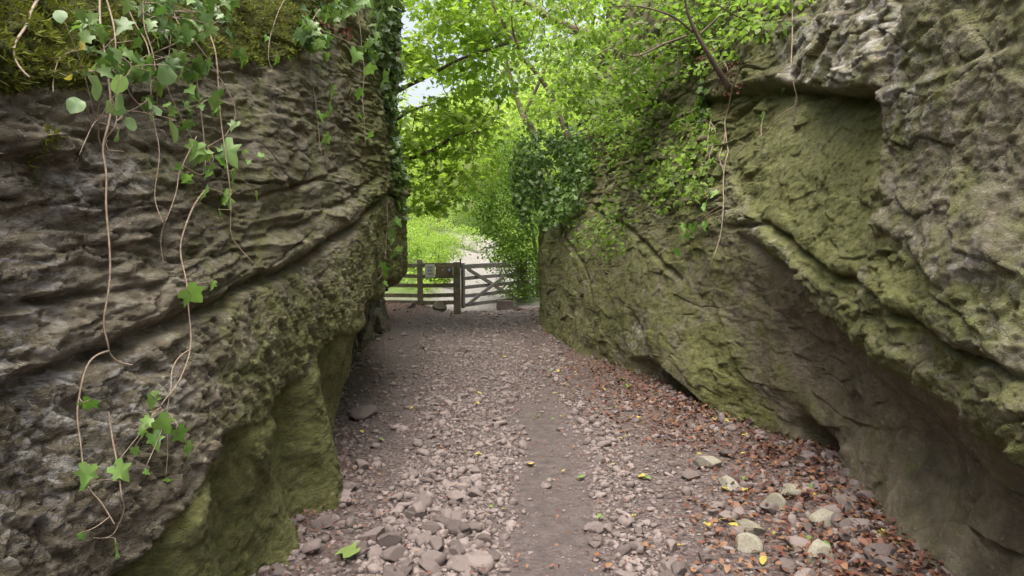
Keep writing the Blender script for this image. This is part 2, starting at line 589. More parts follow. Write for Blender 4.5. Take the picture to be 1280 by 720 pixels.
def left_detail(W, u, y, z, P):
    crack = W.line([(2, 490), (64, 463), (146, 440), (204, 408), (250, 390), (330, 350), (385, 325), (440, 285), (485, 240)])
    ridge = W.line([(140, 719), (175, 700), (233, 610), (275, 550), (327, 522), (373, 480), (437, 405), (470, 360)])
    mtop = W.line([(2, 130), (60, 120), (130, 95), (230, 75), (300, 88), (370, 72), (385, 20), (400, 2)])
    n1 = fbm(P * 0.9, 3, 3)
    n2 = fbm(P * 3.2, 9, 4)
    dc, dr, dt = above(u, z, crack), above(u, z, ridge), above(u, z, mtop)
    fine = fbm(P * 16, 21, 4, 0.65)
    up = sstep(-0.06, 0.06, dc + 0.06 * n2)           # bedded upper part
    low = 1 - up
    under = 1 - sstep(-0.05, 0.04, dr + 0.05 * n2)    # scooped foot
    rough = sstep(-0.35, 0.35, fbm(P * 1.1, 25, 3) + 0.1)
    # beds dip gently towards the camera
    B = P.copy(); B[:, 2] = P[:, 2] - 0.10 * P[:, 1] + 0.05 * fbm(P * 1.7, 31, 3)
    slab = blocks(B, (0.8, 0.6, 0.17), 41, 0.021, 0.042, 0.05) + (0.35 + 0.65 * rough) * blocks(B, (0.34, 0.28, 0.055), 43, 0.015, 0.028, 0.06)
    slab = slab + rough * blocks(B, (.11, .10, .032), 44, .008, .009, .08)
    d = 0.09 * n1 + 0.028 * n2 + 0.006 * fine
    d = d + 0.75 * up * slab
    Bz = B * (2.2, 2.2, 8.0)
    d = d + up * 0.011 * (np.abs(noise(Bz, 71)) + 0.6 * np.abs(noise(Bz * 2.1 + 3, 72)) + 0.4 * np.abs(noise(Bz * 4.3 + 5, 73)) - 0.5)
    d = d + low * 0.015 * (np.abs(noise(P * (5, 5, 5) + n2[:, None], 74)) + 0.6 * np.abs(noise(P * 11, 75)) + 0.4 * np.abs(noise(P * 23, 76)) - 0.5) * (1 - 0.4 * under)
    # open seams under the beds
    for off, dep, wd in ((0.0, 0.085, 0.030), (0.21, 0.04, 0.016), (0.42, 0.03, 0.014)):
        dd = dc - off + 0.05 * n2
        on = 0.35 + 0.65 * sstep(-0.2, 0.3, noise(P * 1.4 + off * 9, 37)) if off else 1.0
        d = d - dep * on * np.exp(-(dd / wd) ** 2)
    d = d + 0.035 * np.exp(-((dc - 0.09) / 0.08) ** 2)
    # flaky lower part: small scales whose lines run down to the left
    K = np.c_[P[:, 0], P[:, 1] * 0.8 + P[:, 2] * 0.6, P[:, 2] * 0.8 - P[:, 1] * 0.6]
    S = K * (5, 16, 4.5)
    flake = fbm(S + 0.4 * n2[:, None], 51, 4, 0.6, ridged=True)
    pit = blocks(K, (0.14, 0.07, 0.17), 53, 0.010, 0.012, 0.12, 0.5) + blocks(K, (0.06, 0.03, 0.06), 54, 0.004, 0.006, 0.15, 0.5)
    d = d + low * ((0.013 * flake + pit) * (1 - 0.45 * under))
    left = (1 - under) * (1 - sstep(2.6, 3.6, y)) * (1 - sstep(1.3, 1.7, z))
    d = d + left * blocks(P, (0.13, 0.13, 0.08), 57, 0.009, 0.016, 0.08)
    d = d - 0.02 * under * sstep(-0.55, -0.03, dr) - 0.030 * (1 - sstep(3.3, 4.6, y)) * np.exp(-((dr + 0.03) / 0.03) ** 2)
    # vertical folds in the scooped foot
    d = d + under * 0.07 * np.sin(u * 5.5 + z * 2.0 + 2.2 * n1)
    moss = sstep(-0.03, 0.06, dt + 0.09 * n2)
    bank = sstep(0.0, 0.30, dt)
    d = d * (1 - 0.55 * bank) + moss * (0.045 + 0.07 * fbm(P * 4, 61, 4) + 0.03 * fbm(P * 19, 63, 3, 0.7))
    moss2 = np.maximum(moss * (1 - sstep(5.6, 6.6, y)), 0.50 * inside(u + 0.6 * n2, z + 0.2 * n2, W.region([(-2, 120), (60, 130), (70, 215), (45, 290), (-2, 300)]), 0.2) * sstep(-0.1, 0.25, fbm(P * 5, 65, 3)))
    algae = 0.52 + 0.45 * under + 0.30 * sstep(0.0, 0.4, -dc) * sstep(2.0, 3.6, y) + 0.2 * n1
    algae = algae + 0.30 * sstep(5.0, 6.0, y) - 0.5 * (1 - sstep(2.0, 3.2, y)) * (1 - under)
    wu, wz = u + 0.5 * n2, z + 0.15 * n2
    pale = np.clip(0.85 * inside(wu, wz, W.region([(-2, 270), (70, 320), (90, 430), (170, 470), (130, 600), (-2, 715)]), 0.2)
                   + 0.9 * inside(wu, wz, W.region([(70, 205), (150, 190), (200, 240), (130, 275), (60, 262)]), 0.06)
                   + 0.5 * inside(wu, wz, W.region([(130, 470), (240, 440), (230, 520), (150, 560)]), 0.1) + 0.15, 0, 1)
    brown = np.clip(0.5 * inside(wu, wz, W.region([(250, 90), (390, 90), (400, 270), (290, 330), (200, 280)]), 0.15), 0, 1)
    return d, {'moss': moss2, 'algae': algae, 'pale': pale, 'brown': brown * 0.5}


def right_detail(W, u, y, z, P):
    lip = W.line([(1279, 578), (1200, 515), (1143, 475), (1087, 440), (1040, 395), (1002, 350), (960, 312), (920, 285), (880, 270)])
    led = W.line([(1279, 475), (1200, 440), (1150, 412), (1124, 395), (1040, 343), (990, 303), (960, 280)])
    rec = W.region([(868, 128), (960, 108), (1040, 116), (1108, 112), (1112, 190), (1085, 250), (1100, 330), (1075, 390), (1000, 330), (945, 270), (900, 200)])
    right = W.region([(1104, 118), (1290, 60), (1290, 330), (1180, 350), (1100, 280), (1112, 200)])
    n1 = fbm(P * 0.9, 103, 3)
    n2 = fbm(P * 3.0, 109, 4)
    fine = fbm(P * 15, 121, 4, 0.6)
    dl, de = above(u, z, lip), above(u, z, led)
    near = 1 - sstep(4.9, 6.4, y)
    under = (1 - sstep(-0.05, 0.05, dl + 0.03 * n2)) * near      # smooth scooped wall under the lip
    m_rec = inside(u + 0.35 * n2, z + 0.07 * n2, rec, 0.05)
    m_r = inside(u + 0.35 * n2, z + 0.1 * n2, right, 0.06)
    d = 0.07 * n1 + 0.035 * n2
    mott = sstep(-0.35, 0.35, fbm(P * 1.2, 127, 3) + 0.05)
    rough = (1 - under) * (1 - 0.40 * m_rec)
    topz = sstep(-0.1, 0.3, z - 2.35)
    far = sstep(5.2, 6.6, y)
    lowr = 1 - sstep(1.3, 2.3, z + 0.35 * n2 - 0.05 * (y - 6))     # water-worn foot of the far part
    r2 = rough * (1 - 0.85 * far * lowr)
    big = blocks(P, (0.40, 0.40, 0.26), 131, 0.028, 0.05, 0.04, tilt=1.0)
    midb = blocks(P, (0.17, 0.17, 0.10), 133, 0.013, 0.018, 0.05, tilt=1.2)
    sml = blocks(P, (0.07, 0.07, 0.045), 135, 0.006, 0.006, 0.08, tilt=1.2)
    # the far upper part is crumbly and banded
    Bf = P.copy(); Bf[:, 2] = P[:, 2] + 0.05 * P[:, 1] + 0.06 * n2
    band = blocks(Bf, (0.6, 0.6, 0.11), 137, 0.026, 0.03, 0.07)
    d = d + r2 * (1 - 0.3 * m_r) * (big * (0.6 + 0.7 * topz) + midb * (0.4 + 0.8 * mott) + sml * (0.4 + 0.8 * mott)) + far * (1 - lowr) * band
    d = d + fine * (0.003 + 0.005 * r2)
    d = d + far * lowr * (0.016 * fbm(P * 2.6, 139, 4, 0.55, ridged=True) + 0.3 * big)
    d = d + near * rough * 0.008 * fbm(P * 7, 141, 4, 0.65, ridged=True)
    Bc = Bf * (5.5, 5.5, 8.5)
    cre = np.abs(noise(Bc, 171)) + 0.6 * np.abs(noise(Bc * 2.1 + 3, 172)) + 0.45 * np.abs(noise(Bc * 4.4 + 5, 173)) + 0.3 * np.abs(noise(Bc * 9 + 5, 174)) - 0.6
    d = d + (0.008 * r2 + 0.005 * (1 - under) + 0.003) * cre
    # rounded rib between lip and ledge, with an open joint above it
    rib = near * sstep(1.9, 2.6, y)
    d = d + rib * (0.035 * np.exp(-((dl - 0.10) / 0.09) ** 2) - 0.075 * np.exp(-((de + 0.05 * n2) / 0.022) ** 2) + 0.03 * np.exp(-((de - 0.08) / 0.08) ** 2))
    d = d - near * 0.03 * np.exp(-((dl + 0.05) / 0.06) ** 2)
    # streaks down the scooped wall
    S = np.c_[P[:, 0] * 3, (P[:, 1] * 0.5 + P[:, 2]) * 1.2, (P[:, 1] - P[:, 2] * 0.5) * 7]
    d = d + under * (0.014 * fbm(S, 151, 4, 0.55) + 0.014 * fbm(P * 6, 153, 5, 0.6) + mott * blocks(P, (0.30, 0.34, 0.16), 155, 0.012, 0.03, 0.035) + 0.007 * (np.abs(noise(P * 14, 156)) + np.abs(noise(P * 29, 157)) - 0.5))
    # square recess under a roof, deepest at the roof and against the right-hand block
    wu, wz = u + 0.35 * n2, z + 0.07 * n2
    m_roof = inside(wu, wz, rec, 0.018)
    roof = W.line([(868, 128), (960, 108), (1040, 116), (1108, 112)])
    below = np.maximum(np.interp(u, roof[0], roof[1]) - z, 0)
    d = d - m_roof * (0.03 + 0.20 * np.exp(-below / 0.22) * (1 - 0.7 * sstep(roof[0][0] + 0.8, roof[0][-1], u))) 
    d = d + inside(wu, wz, right, 0.02) * 0.025 + 0.05 * inside(wu, wz, W.region([(880, 60), (1105, 20), (1105, 112), (1040, 114), (960, 104), (880, 125)]), 0.03)
    # hole at the foot, undercut toe, and the step under the white patch
    for (px, py, r, dep) in ((1030, 580, 0.16, 0.34), (1012, 545, 0.12, 0.16)):
        hy, hz = W.hit(px, py)
        d = d - dep * np.exp(-(((u - uY(hy)) * 0.8) ** 2 + ((z - hz)) ** 2) / r ** 2)
    toe = W.line([(1040, 600), (960, 575), (900, 535), (870, 500), (830, 465), (810, 450), (760, 452), (700, 420)])
    dtoe = above(u, z, toe)
    bay = sstep(5.7, 6.3, y) * (1 - sstep(7.2, 8.2, y))
    d = d - 0.17 * bay * (1 - sstep(-0.03, 0.06, dtoe)) + 0.05 * bay * np.exp(-((dtoe - 0.2) / 0.2) ** 2)
    # shallow diagonal cracks on the far part
    for a, dep in (([(740, 262), (790, 290), (825, 325), (850, 350)], 0.05), ([(870, 260), (930, 320), (1000, 420), (1040, 520)], 0.0), ([(700, 290), (730, 330), (742, 380)], 0.03), ([(790, 395), (805, 420), (812, 455)], 0.05)):
        if dep:
            ln = W.line(a)
            on = sstep(ln[0][0] - 0.1, ln[0][0] + 0.1, u) * (1 - sstep(ln[0][-1] - 0.1, ln[0][-1] + 0.1, u))
            d = d - dep * on * np.exp(-((above(u, z, ln) + 0.03 * n2) / 0.035) ** 2)
    algae = 0.54 + 0.26 * m_rec + 0.16 * near * (1 - under) * (1 - m_r) * (1 - topz)
    algae = algae + 0.35 * inside(u, z, W.region([(1100, 330), (1140, 330), (1190, 400), (1170, 440), (1090, 380)]), 0.06)
    algae = algae + 0.38 * inside(u, z, W.region([(900, 400), (940, 480), (1000, 570), (930, 570), (880, 500), (860, 420)]), 0.15)
    algae = algae + 0.5 * np.exp(-((dl - 0.0) / 0.06) ** 2) * (1 - sstep(3.4, 5.0, y)) + 0.5 * sstep(12.3, 13.3, y) * (1 - sstep(1.7, 2.2, z))
    algae = algae - 0.22 * under - 0.03 * m_r + 0.25 * n1 + 0.2 * n2
    algae = algae + 0.15 * far
    pale = np.clip(0.95 * inside(u, z, W.region([(960, 60), (1010, 20), (1110, -5), (1170, 60), (1190, 150), (1120, 190), (1100, 115), (1000, 112)]), 0.08)
                   + 0.85 * inside(u, z, W.region([(770, 420), (800, 395), (815, 440), (812, 480), (775, 470)]), 0.05)
                   + 0.6 * inside(u, z, W.region([(1130, 300), (1290, 330), (1290, 440), (1200, 430), (1150, 380)]), 0.08)
                   + 0.7 * near * np.exp(-((dl - 0.12) / 0.06) ** 2) * sstep(3.2, 4.0, y)
                   + 0.5 * inside(u, z, W.region([(690, 280), (720, 240), (740, 280), (730, 310)]), 0.1) + 0.18, 0, 1) * (1 - under)
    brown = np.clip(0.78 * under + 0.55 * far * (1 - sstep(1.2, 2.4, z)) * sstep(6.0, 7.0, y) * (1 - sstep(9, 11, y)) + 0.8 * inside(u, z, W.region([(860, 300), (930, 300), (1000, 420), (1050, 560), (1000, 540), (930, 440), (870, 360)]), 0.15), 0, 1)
    moss = 0.32 * sstep(2.8, 3.6, z) + 0.6 * inside(u, z, W.region([(1036, 572), (1050, 580), (1048, 598), (1034, 596)]), 0.04)
    return d, {'moss': moss, 'algae': algae, 'pale': pale, 'brown': brown}


def back_detail(W, u, y, z, P):
    d = 0.12 * fbm(P * 0.9, 203, 3) + 0.05 * fbm(P * 3, 205, 4) + 0.015 * fbm(P * 14, 207, 3) + blocks(P, (0.5, 0.5, 0.35), 209, 0.05, 0.04)
    n = fbm(P * 2, 211, 3)
    return d, {'moss': 0.1 + 0 * z, 'algae': 0.18 + 0.25 * n, 'pale': 0 * z, 'brown': 0 * z}


def grid_y(a, b, step):
    return np.r_[np.linspace(-1.6, 0.5, 8)[:-1], np.linspace(0.5, a, 40)[:-1], np.exp(np.arange(math.log(a), math.log(b), step)), b]


def grid_z(top, step, ztop, lo=-0.4):
    z = list(np.arange(lo, top, step))
    while z[-1] < ztop:
        step *= 1.02
        z.append(z[-1] + step)
    return np.array(z)


ROCK_L = rock_material('limestone_grey', (1.02, 1.02, 0.95), (1, 1, 2.4))
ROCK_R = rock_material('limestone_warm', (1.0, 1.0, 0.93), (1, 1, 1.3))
rock_left = build_wall(LW, 'rock_face', grid_y(1.3, 15.6, 0.0044), grid_z(3.2, 0.0075, 6.5), left_detail, ROCK_L)
tag(rock_left, 'overhanging bedded grey limestone face with mossy crest, hollowed green foot and hanging vines', 'cliff')
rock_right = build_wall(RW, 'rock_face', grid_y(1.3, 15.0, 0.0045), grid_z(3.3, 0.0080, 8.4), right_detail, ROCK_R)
tag(rock_right, 'leaning limestone face with square green recess and smooth brown undercut above the leaf litter', 'cliff')
rock_back = build_wall(BW, 'rock_face', np.linspace(5.8, 16.8, 260), grid_z(2.2, 0.02, 4.0), back_detail, rock_material('limestone_shaded', (0.42, 0.42, 0.36)))  # rock colour darkened to stand in for shade under the overhang
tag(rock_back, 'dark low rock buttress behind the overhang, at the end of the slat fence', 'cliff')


def bvh_of(o):
    me = o.data
    n = len(me.vertices); V = np.empty(n * 3, np.float32); me.vertices.foreach_get('co', V)
    m = len(me.polygons); Q = np.empty(m * 4, np.int32); me.loops.foreach_get('vertex_index', Q)
    return BVHTree.FromPolygons(V.reshape(-1, 3).tolist(), Q.reshape(-1, 4).tolist())


BVH_L, BVH_R, BVH_B = bvh_of(rock_left), bvh_of(rock_right), bvh_of(rock_back)


def on_rock(px, py, bvh, off=0.03):
    """point of the finished rock seen at that pixel, lifted off along its normal"""
    h, n, i, dist = bvh.ray_cast(Vector(EYE), Vector(ray(px, py)))
    if h is None:
        return None, None
    n = np.array(n); h = np.array(h)
    if n @ ray(px, py) > 0:
        n = -n
    return h + n * off, n
SKY, SUN, EXPOSURE = 0.15, 1.5, 1.42
# ------------------------------------------------------------------ ground
PATH_Y = [-400, 0, 10, 16, 20, 26, 32, 40, 46, 52, 60, 700]
PATH_X = [0.2, 0.3, -0.6, -0.7, -0.62, -0.85, -1.4, -2.7, -4.6, -8, -14, -60]


def path_x(Y):
    return np.interp(Y, PATH_Y, PATH_X)


_ys = np.linspace(-3, 17, 120)
_xr = RW.x(np.clip(_ys, 1.2, 13.4), np.full(120, 0.05))
_xl = np.minimum(LW.x(np.clip(_ys, 1.2, 5.0), np.full(120, 0.05)), np.interp(_ys, [-3, 5, 6.2, 9, 15, 17], [-1.1, -1.2, -2.0, -2.2, -2.7, -3.2]))


def x_right(Y):
    return np.interp(Y, _ys, _xr)


def x_left(Y):
    return np.interp(Y, _ys, _xl)


def ground_z(X, Y):
    X = np.asarray(X, float); Y = np.asarray(Y, float)
    P = np.c_[X, Y, np.zeros_like(X)]
    z = 0.03 * fbm(P * 0.9, 301, 3) * sstep(18, 12, Y) + 0.012 * fbm(P * 4, 303, 3)
    near = 1 - sstep(8, 10.5, Y)
    z = z + near * (0.13 * np.exp(-np.maximum(x_right(Y) - X, 0) / 0.35) * sstep(2, 3.4, Y) + 0.07 * np.exp(-np.maximum(X - x_left(Y), 0) / 0.25))
    z = z + 0.24 * sstep(-1.3, -2.6, X) * sstep(13, 16.5, Y) + 0.10 * sstep(-.4, .6, X) * sstep(10, 13, Y)
    d = np.abs(X - path_x(Y))
    f = sstep(17.5, 22, Y)
    z = z + 0.088 * np.maximum(Y - 18, 0) * (1 - 0.4 * sstep(60, 120, Y))
    bank = np.where(X < path_x(Y), 0.50, 0.40) * np.maximum(d - 1.5, 0)
    z = z + f * (9 * (1 - np.exp(-bank / 9)) * (1 + 0.15 * fbm(P * 0.25, 305, 3)))
    z = z + 0.10 * np.maximum(Y - 70, 0) * sstep(60, 140, Y)
    z = z + 5.0 * sstep(15, 40, np.abs(X)) * (1 - f) + 0.05 * np.maximum(-Y - 20, 0)
    return np.minimum(z, 90)


def ax(*segs):
    out = []
    for a, b, n in segs:
        out += list(np.linspace(a, b, n, endpoint=False))
    out.append(segs[-1][1])
    return np.array(out)


gx = np.r_[-np.geomspace(500, 6.5, 26)[:-1], ax((-6.5, -3, 30), (-3, 3, 230), (3, 6.5, 26)), np.geomspace(6.5, 500, 26)[1:]]
gy = np.r_[-np.geomspace(400, 3, 14)[:-1], ax((-3, 1.6, 30)), np.exp(np.arange(math.log(1.64), math.log(20), 0.0075)), ax((20, 60, 110)), np.geomspace(60, 900, 30)[1:]]
GX, GY = np.meshgrid(gx, gy)
gxx, gyy = GX.ravel(), GY.ravel()
gzz = ground_z(gxx, gyy)
GP = np.c_[gxx, gyy, gzz]
inn = (np.abs(gxx) < 4) & (gyy > 0) & (gyy < 20)
f1, f2, r1, r2 = voronoi(np.c_[gxx, gyy, 0 * gxx][inn] / 0.055, 311)
GP[inn, 2] += 0.010 * (r1 - 0.4) * sstep(0, 0.2, f2 - f1)
nyg, nxg = GX.shape
i = (np.arange(nyg - 1)[:, None] * nxg + np.arange(nxg - 1)[None, :]).ravel()
dist_p = np.abs(gxx - path_x(gyy))
a_green = sstep(16.8, 19, gyy) * sstep(1.25, 1.9, dist_p + 0.25 * fbm(GP * 0.8, 321, 3))
a_far = sstep(16.0, 18.5, gyy)
a_litter = (1 - sstep(9, 13, gyy)) * np.exp(-np.maximum(x_right(gyy) - gxx, 0) / 0.5) + 0.7 * np.exp(-np.maximum(gxx - x_left(gyy), 0) / 0.2) + 0.8 * sstep(13, 15.5, gyy) * (1 - sstep(17, 18, gyy)) * sstep(-1.7, -2.3, gxx)
mudline = np.interp(gyy, [0, 3.3, 5.4, 8, 9], [0.2, 0.22, 0.30, 0.2, 0.1])
a_mud = np.exp(-((gxx - mudline) / 0.24) ** 4) * (1 - sstep(6.2, 8.0, gyy)) + 0.5 * sstep(9.5, 11, gyy) * (1 - sstep(13.5, 15.5, gyy)) * np.exp(-((gxx + 1.5) / 0.6) ** 2)
ground_me = fast_mesh('ground', GP, np.c_[i, i + 1, i + nxg + 1, i + nxg], True,
                      {'green': a_green, 'far': a_far, 'litter': np.clip(a_litter, 0, 1), 'mud': np.clip(a_mud, 0, 1)})


def ground_material():
    t = NT('earth_path')
    v = t.coord()
    n1 = t.noise(v, 2.2, 6, 0.6)
    n2 = t.noise(v, 22, 8, 0.7)
    peb = t.voro(v, 34, 'F1', 'Distance')
    pebc = t.voro(v, 34, 'F1', 'Color')
    earth = t.ramp(n2, [(0.38, (0.026, 0.019, 0.017)), (0.5, (0.062, 0.047, 0.043)), (0.64, (0.125, 0.098, 0.089))])
    stony = t.mix(t.math('MULTIPLY', pebc, 0.8), (0.072, 0.057, 0.052), (0.18, 0.15, 0.138))
    c = t.mix(t.math('MULTIPLY', t.step(n1, 0.35, 0.6), t.step(peb, 0.55, 0.25)), earth, stony)
    c = t.mix(t.attr('mud'), c, t.ramp(t.noise(v, 9, 6, 0.65), [(0.36, (0.054, 0.042, 0.039)), (0.64, (0.094, 0.075, 0.070))]))
    lit = t.math('MULTIPLY', t.attr('litter'), t.step(t.noise(v, 16, 5, 0.7), 0.35, 0.6))
    c = t.mix(t.math('MULTIPLY', lit, 0.8), c, t.ramp(t.noise(v, 60, 3, 0.7), [(0.35, (0.055, 0.030, 0.021)), (0.65, (0.15, 0.066, 0.038))]))
    far = t.ramp(t.noise(v, 9, 8, 0.75), [(0.3, (0.14, 0.125, 0.118)), (0.7, (0.31, 0.285, 0.272))])
    c = t.mix(t.attr('far'), c, far)
    grass = t.ramp(t.noise(v, 4, 8, 0.75), [(0.3, (0.030, 0.055, 0.010)), (0.55, (0.085, 0.13, 0.022)), (0.8, (0.16, 0.21, 0.045))])
    c = t.mix(t.attr('green'), c, grass)
    h = t.math('ADD', t.math('MULTIPLY', n2, 0.7), t.math('MULTIPLY', peb, -0.5))
    return t.done(t.bsdf(c, t.mix(t.attr('mud'), (0.85, 0.85, 0.85), (0.6, 0.6, 0.6)), t.bump(h, 0.7, 0.02), 0.35))


ground = link('ground', ground_me, ground_material())
tag(ground, 'stony earth path with a bare muddy strip, climbing to green banks beyond the gate', 'ground', kind='structure')
_sel = [k for k in i if abs(gxx[k]) < 8 and 1.4 < gyy[k] < 60]
BVH_G = BVHTree.FromPolygons(GP.tolist(), [(k, k + 1, k + nxg + 1, k + nxg) for k in _sel])


def on_ground(px, py):
    h, n, q, dist = BVH_G.ray_cast(Vector(EYE), Vector(ray(px, py)))
    return None if h is None else np.array(h)


# ------------------------------------------------------------------ stones
import bmesh


def stone_arrays(seed, sub=2, flat=0.65):
    r = np.random.default_rng(seed)
    bm = bmesh.new()
    bmesh.ops.create_icosphere(bm, subdivisions=sub, radius=1.0)
    V = np.array([v.co[:] for v in bm.verts]); T = np.array([[v.index for v in f.verts] for f in bm.faces])
    bm.free()
    for k in range(10):                       # split faces: cut flat by planes
        n = r.normal(size=3); n /= np.linalg.norm(n)
        d = r.uniform(0.46, 0.80)
        s = V @ n - d
        V -= np.where(s > 0, s, 0)[:, None] * n
    V /= 0.82
    V *= np.array([r.uniform(0.85, 1.3), r.uniform(0.7, 1.0), flat * r.uniform(0.7, 1.1)])
    return V, T


def stone_material(name, a, b, green=0.0):
    t = NT(name)
    v = t.coord()
    info = t.n('ShaderNodeObjectInfo')
    tint = t.math('ADD', t.math('MULTIPLY', t.attr('tint'), 1.0), t.math('MULTIPLY', info.outputs['Random'], 0.8))
    n = t.noise(v, 18 if green else 22, 7, 0.7)
    f = t.math('ADD', t.math('MULTIPLY', n, 0.7), t.math('MULTIPLY', tint, 0.5))
    c = t.ramp(f, [(0.3, a), (0.75, b)])
    c = t.mix(t.math('MULTIPLY', t.step(t.noise(v, 60, 4, 0.7), 0.48, 0.62), 0.5), c, (0.095, 0.074, 0.062))
    if green:
        c = t.mix(t.math('MULTIPLY', t.step(t.noise(v, 8, 5, 0.6), 0.42, 0.6), green), c, (0.15, 0.155, 0.06))
    return t.done(t.bsdf(c, 0.85, t.bump(t.noise(v, 50, 6, 0.7), 0.5, 0.008), 0.3))


M_STONE = stone_material('pale_limestone', (0.064, 0.049, 0.044), (0.210, 0.170, 0.155))
M_STONE_GREEN = stone_material('mossy_limestone', (0.15, 0.13, 0.11), (0.34, 0.31, 0.27), 0.65)


def stone_density(X, Y):
    lane = np.exp(-((X - np.interp(Y, [0, 3.3, 5.4, 8, 14], [-.45, -.45, -.35, -.35, -.8])) / np.interp(Y, [3, 6, 9, 15], [0.42, 0.5, 0.9, 1.0])) ** 4)
    strip = np.exp(-((X - np.interp(Y, [0, 3.3, 5.4, 9], [.6, .62, .72, .6])) / 0.22) ** 4)
    tal = np.exp(-np.maximum(x_right(Y) - X, 0) / 0.45) * (1 - sstep(6.5, 9, Y))
    left = np.exp(-np.maximum(X - x_left(Y), 0) / 0.35) * (1 - sstep(6, 8, Y)) * 0.8
    mud = np.exp(-((X - np.interp(Y, [0, 3.3, 5.4, 8, 9], [0.2, 0.22, 0.30, 0.2, 0.1])) / 0.22) ** 4) * (1 - sstep(6.0, 7.6, Y))
    D = np.maximum.reduce([lane, 0.8 * strip, 0.7 * tal, left, 0.22 + 0 * X])
    D = D * (0.55 + 0.9 * np.clip(fbm(np.c_[X, Y, 0 * X] * 1.7, 331, 3) + 0.3, 0, 1))
    return D * (1 - 0.97 * mud)


def scatter(n, y0, y1, dens, power=1.0):
    """points over the corridor floor, more per square metre nearer the eye"""
    u = RNG.random(n)
    Y = y0 * (y1 / y0) ** (u ** power)
    X = x_left(Y) - 0.1 + RNG.random(n) * (x_right(Y) - x_left(Y) + 0.2)
    keep = RNG.random(n) < dens(X, Y)
    return X[keep], Y[keep]


SX, SY = scatter(34000, 2.4, 17, stone_density, 0.9)
far_k = sstep(7, 12, SY)
SR = np.clip(RNG.lognormal(math.log(0.0125), 0.56, len(SX)), 0.005, 0.052)
SR = SR * (1 - 0.1 * sstep(4.5, 9, SY)) * (1 + 0.15 * (1 - sstep(3.6, 5.2, SY)) * (SX < 0.1))
tal_k = np.exp(-np.maximum(x_right(SY) - SX, 0) / 0.35) * (1 - sstep(6, 8, SY))
SR = SR * (1 + 0.25 * tal_k)
order = np.argsort(-(SR / SY))
big = order[:250]; small = order[250:]
SZ = ground_z(SX, SY)

PROTO = []
for k in range(8):
    V, T = stone_arrays(400 + k, 4)
    PROTO.append(fast_mesh('loose_stone', V, T, False))
    PROTO[-1].materials.append(M_STONE)
PROTO_G = []
for k in range(5):
    V, T = stone_arrays(440 + k, 4, 0.95)
    PROTO_G.append(fast_mesh('loose_stone', V, T, False))
    PROTO_G[-1].materials.append(M_STONE_GREEN)


def put_stone(me, x, y, r, label, group=None, name='loose_stone', sink=0.25, z=None, rot=None):
    o = bpy.data.objects.new(name, me); COL.objects.link(o)
    o.scale = (r, r, r)
    o.rotation_euler = rot if rot else (random.uniform(-.35, .35), random.uniform(-.35, .35), random.uniform(0, 6.28))
    zz = float(ground_z([x], [y])[0]) if z is None else z
    o.location = (x, y, zz + r * (0.6 - sink))
    tag(o, label, 'stone', group)
    return o


for q in big:
    if tal_k[q] > 0.45:
        put_stone(PROTO[q % 8], SX[q], SY[q], SR[q], 'limestone chunk among red leaves at the foot of the undercut rock face', 'stones at the foot of the undercut face')
    elif SX[q] - x_left(SY[q]) < 0.35 and SY[q] < 6:
        put_stone(PROTO[q % 8], SX[q], SY[q], SR[q], 'angular stone lying against the foot of the green hollowed rock', 'stones along the green foot')
    elif SX[q] > 0.35:
        put_stone(PROTO[q % 8], SX[q], SY[q], SR[q], 'angular stone in the narrow strip between bare mud and leaf litter', 'stones between mud and leaves')
    else:
        put_stone(PROTO[q % 8], SX[q], SY[q], SR[q], 'pale angular stone lying loose in the stony lane beside the bare mud', 'stones in the stony lane')

sm = [stone_arrays(470 + k, 2, 0.85) for k in range(10)]
GV, GF, GT, off = [], [], [], 0
rot = RNG.random(len(small)) * 6.28
for kk, q in enumerate(small):
    V, T = sm[q % 10]
    c, s = math.cos(rot[kk]), math.sin(rot[kk])
    W = V * SR[q]
    W = np.c_[W[:, 0] * c - W[:, 1] * s, W[:, 0] * s + W[:, 1] * c, W[:, 2]] + (SX[q], SY[q], SZ[q] + SR[q] * 0.3)
    GV.append(W); GF.append(T + off); GT.append(np.full(len(V), (q * 0.618) % 1.0)); off += len(V)
gravel = link('gravel', fast_mesh('gravel', np.concatenate(GV), np.concatenate(GF), False, {'tint': np.concatenate(GT)}), M_STONE)
# grit: the finest chips
QX, QY = scatter(40000, 2.4, 12, lambda X, Y: 0.05 + 0.95 * stone_density(X, Y), 0.8)
nq = len(QX)
octa = np.array([(1, 0, 0), (-1, 0, 0), (0, 1, 0), (0, -1, 0), (0, 0, 1), (0, 0, -1)], float)
of = np.array([(0, 2, 4), (2, 1, 4), (1, 3, 4), (3, 0, 4)])
QR = RNG.uniform(0.003, 0.0085, nq)
VV = octa[None] * RNG.uniform(0.55, 1.3, (nq, 6, 3)) + RNG.normal(0, 0.15, (nq, 6, 3))
aa = RNG.random(nq) * 6.28
ca, sa = np.cos(aa)[:, None], np.sin(aa)[:, None]
VV = np.stack([VV[..., 0] * ca - VV[..., 1] * sa, VV[..., 0] * sa + VV[..., 1] * ca, VV[..., 2] * 0.8], -1) * QR[:, None, None]
VV += np.c_[QX, QY, ground_z(QX, QY) + 0.004][:, None, :]
grit = link('gravel', fast_mesh('gravel', VV.reshape(-1, 3), (of[None] + 6 * np.arange(nq)[:, None, None]).reshape(-1, 3), False, {'tint': np.repeat(RNG.random(nq), 6)}), M_STONE)
tag(grit, 'fine limestone grit trodden into the earth path', 'gravel', kind='stuff')
tag(gravel, 'small broken limestone bits strewn over the earth path', 'gravel', kind='stuff')

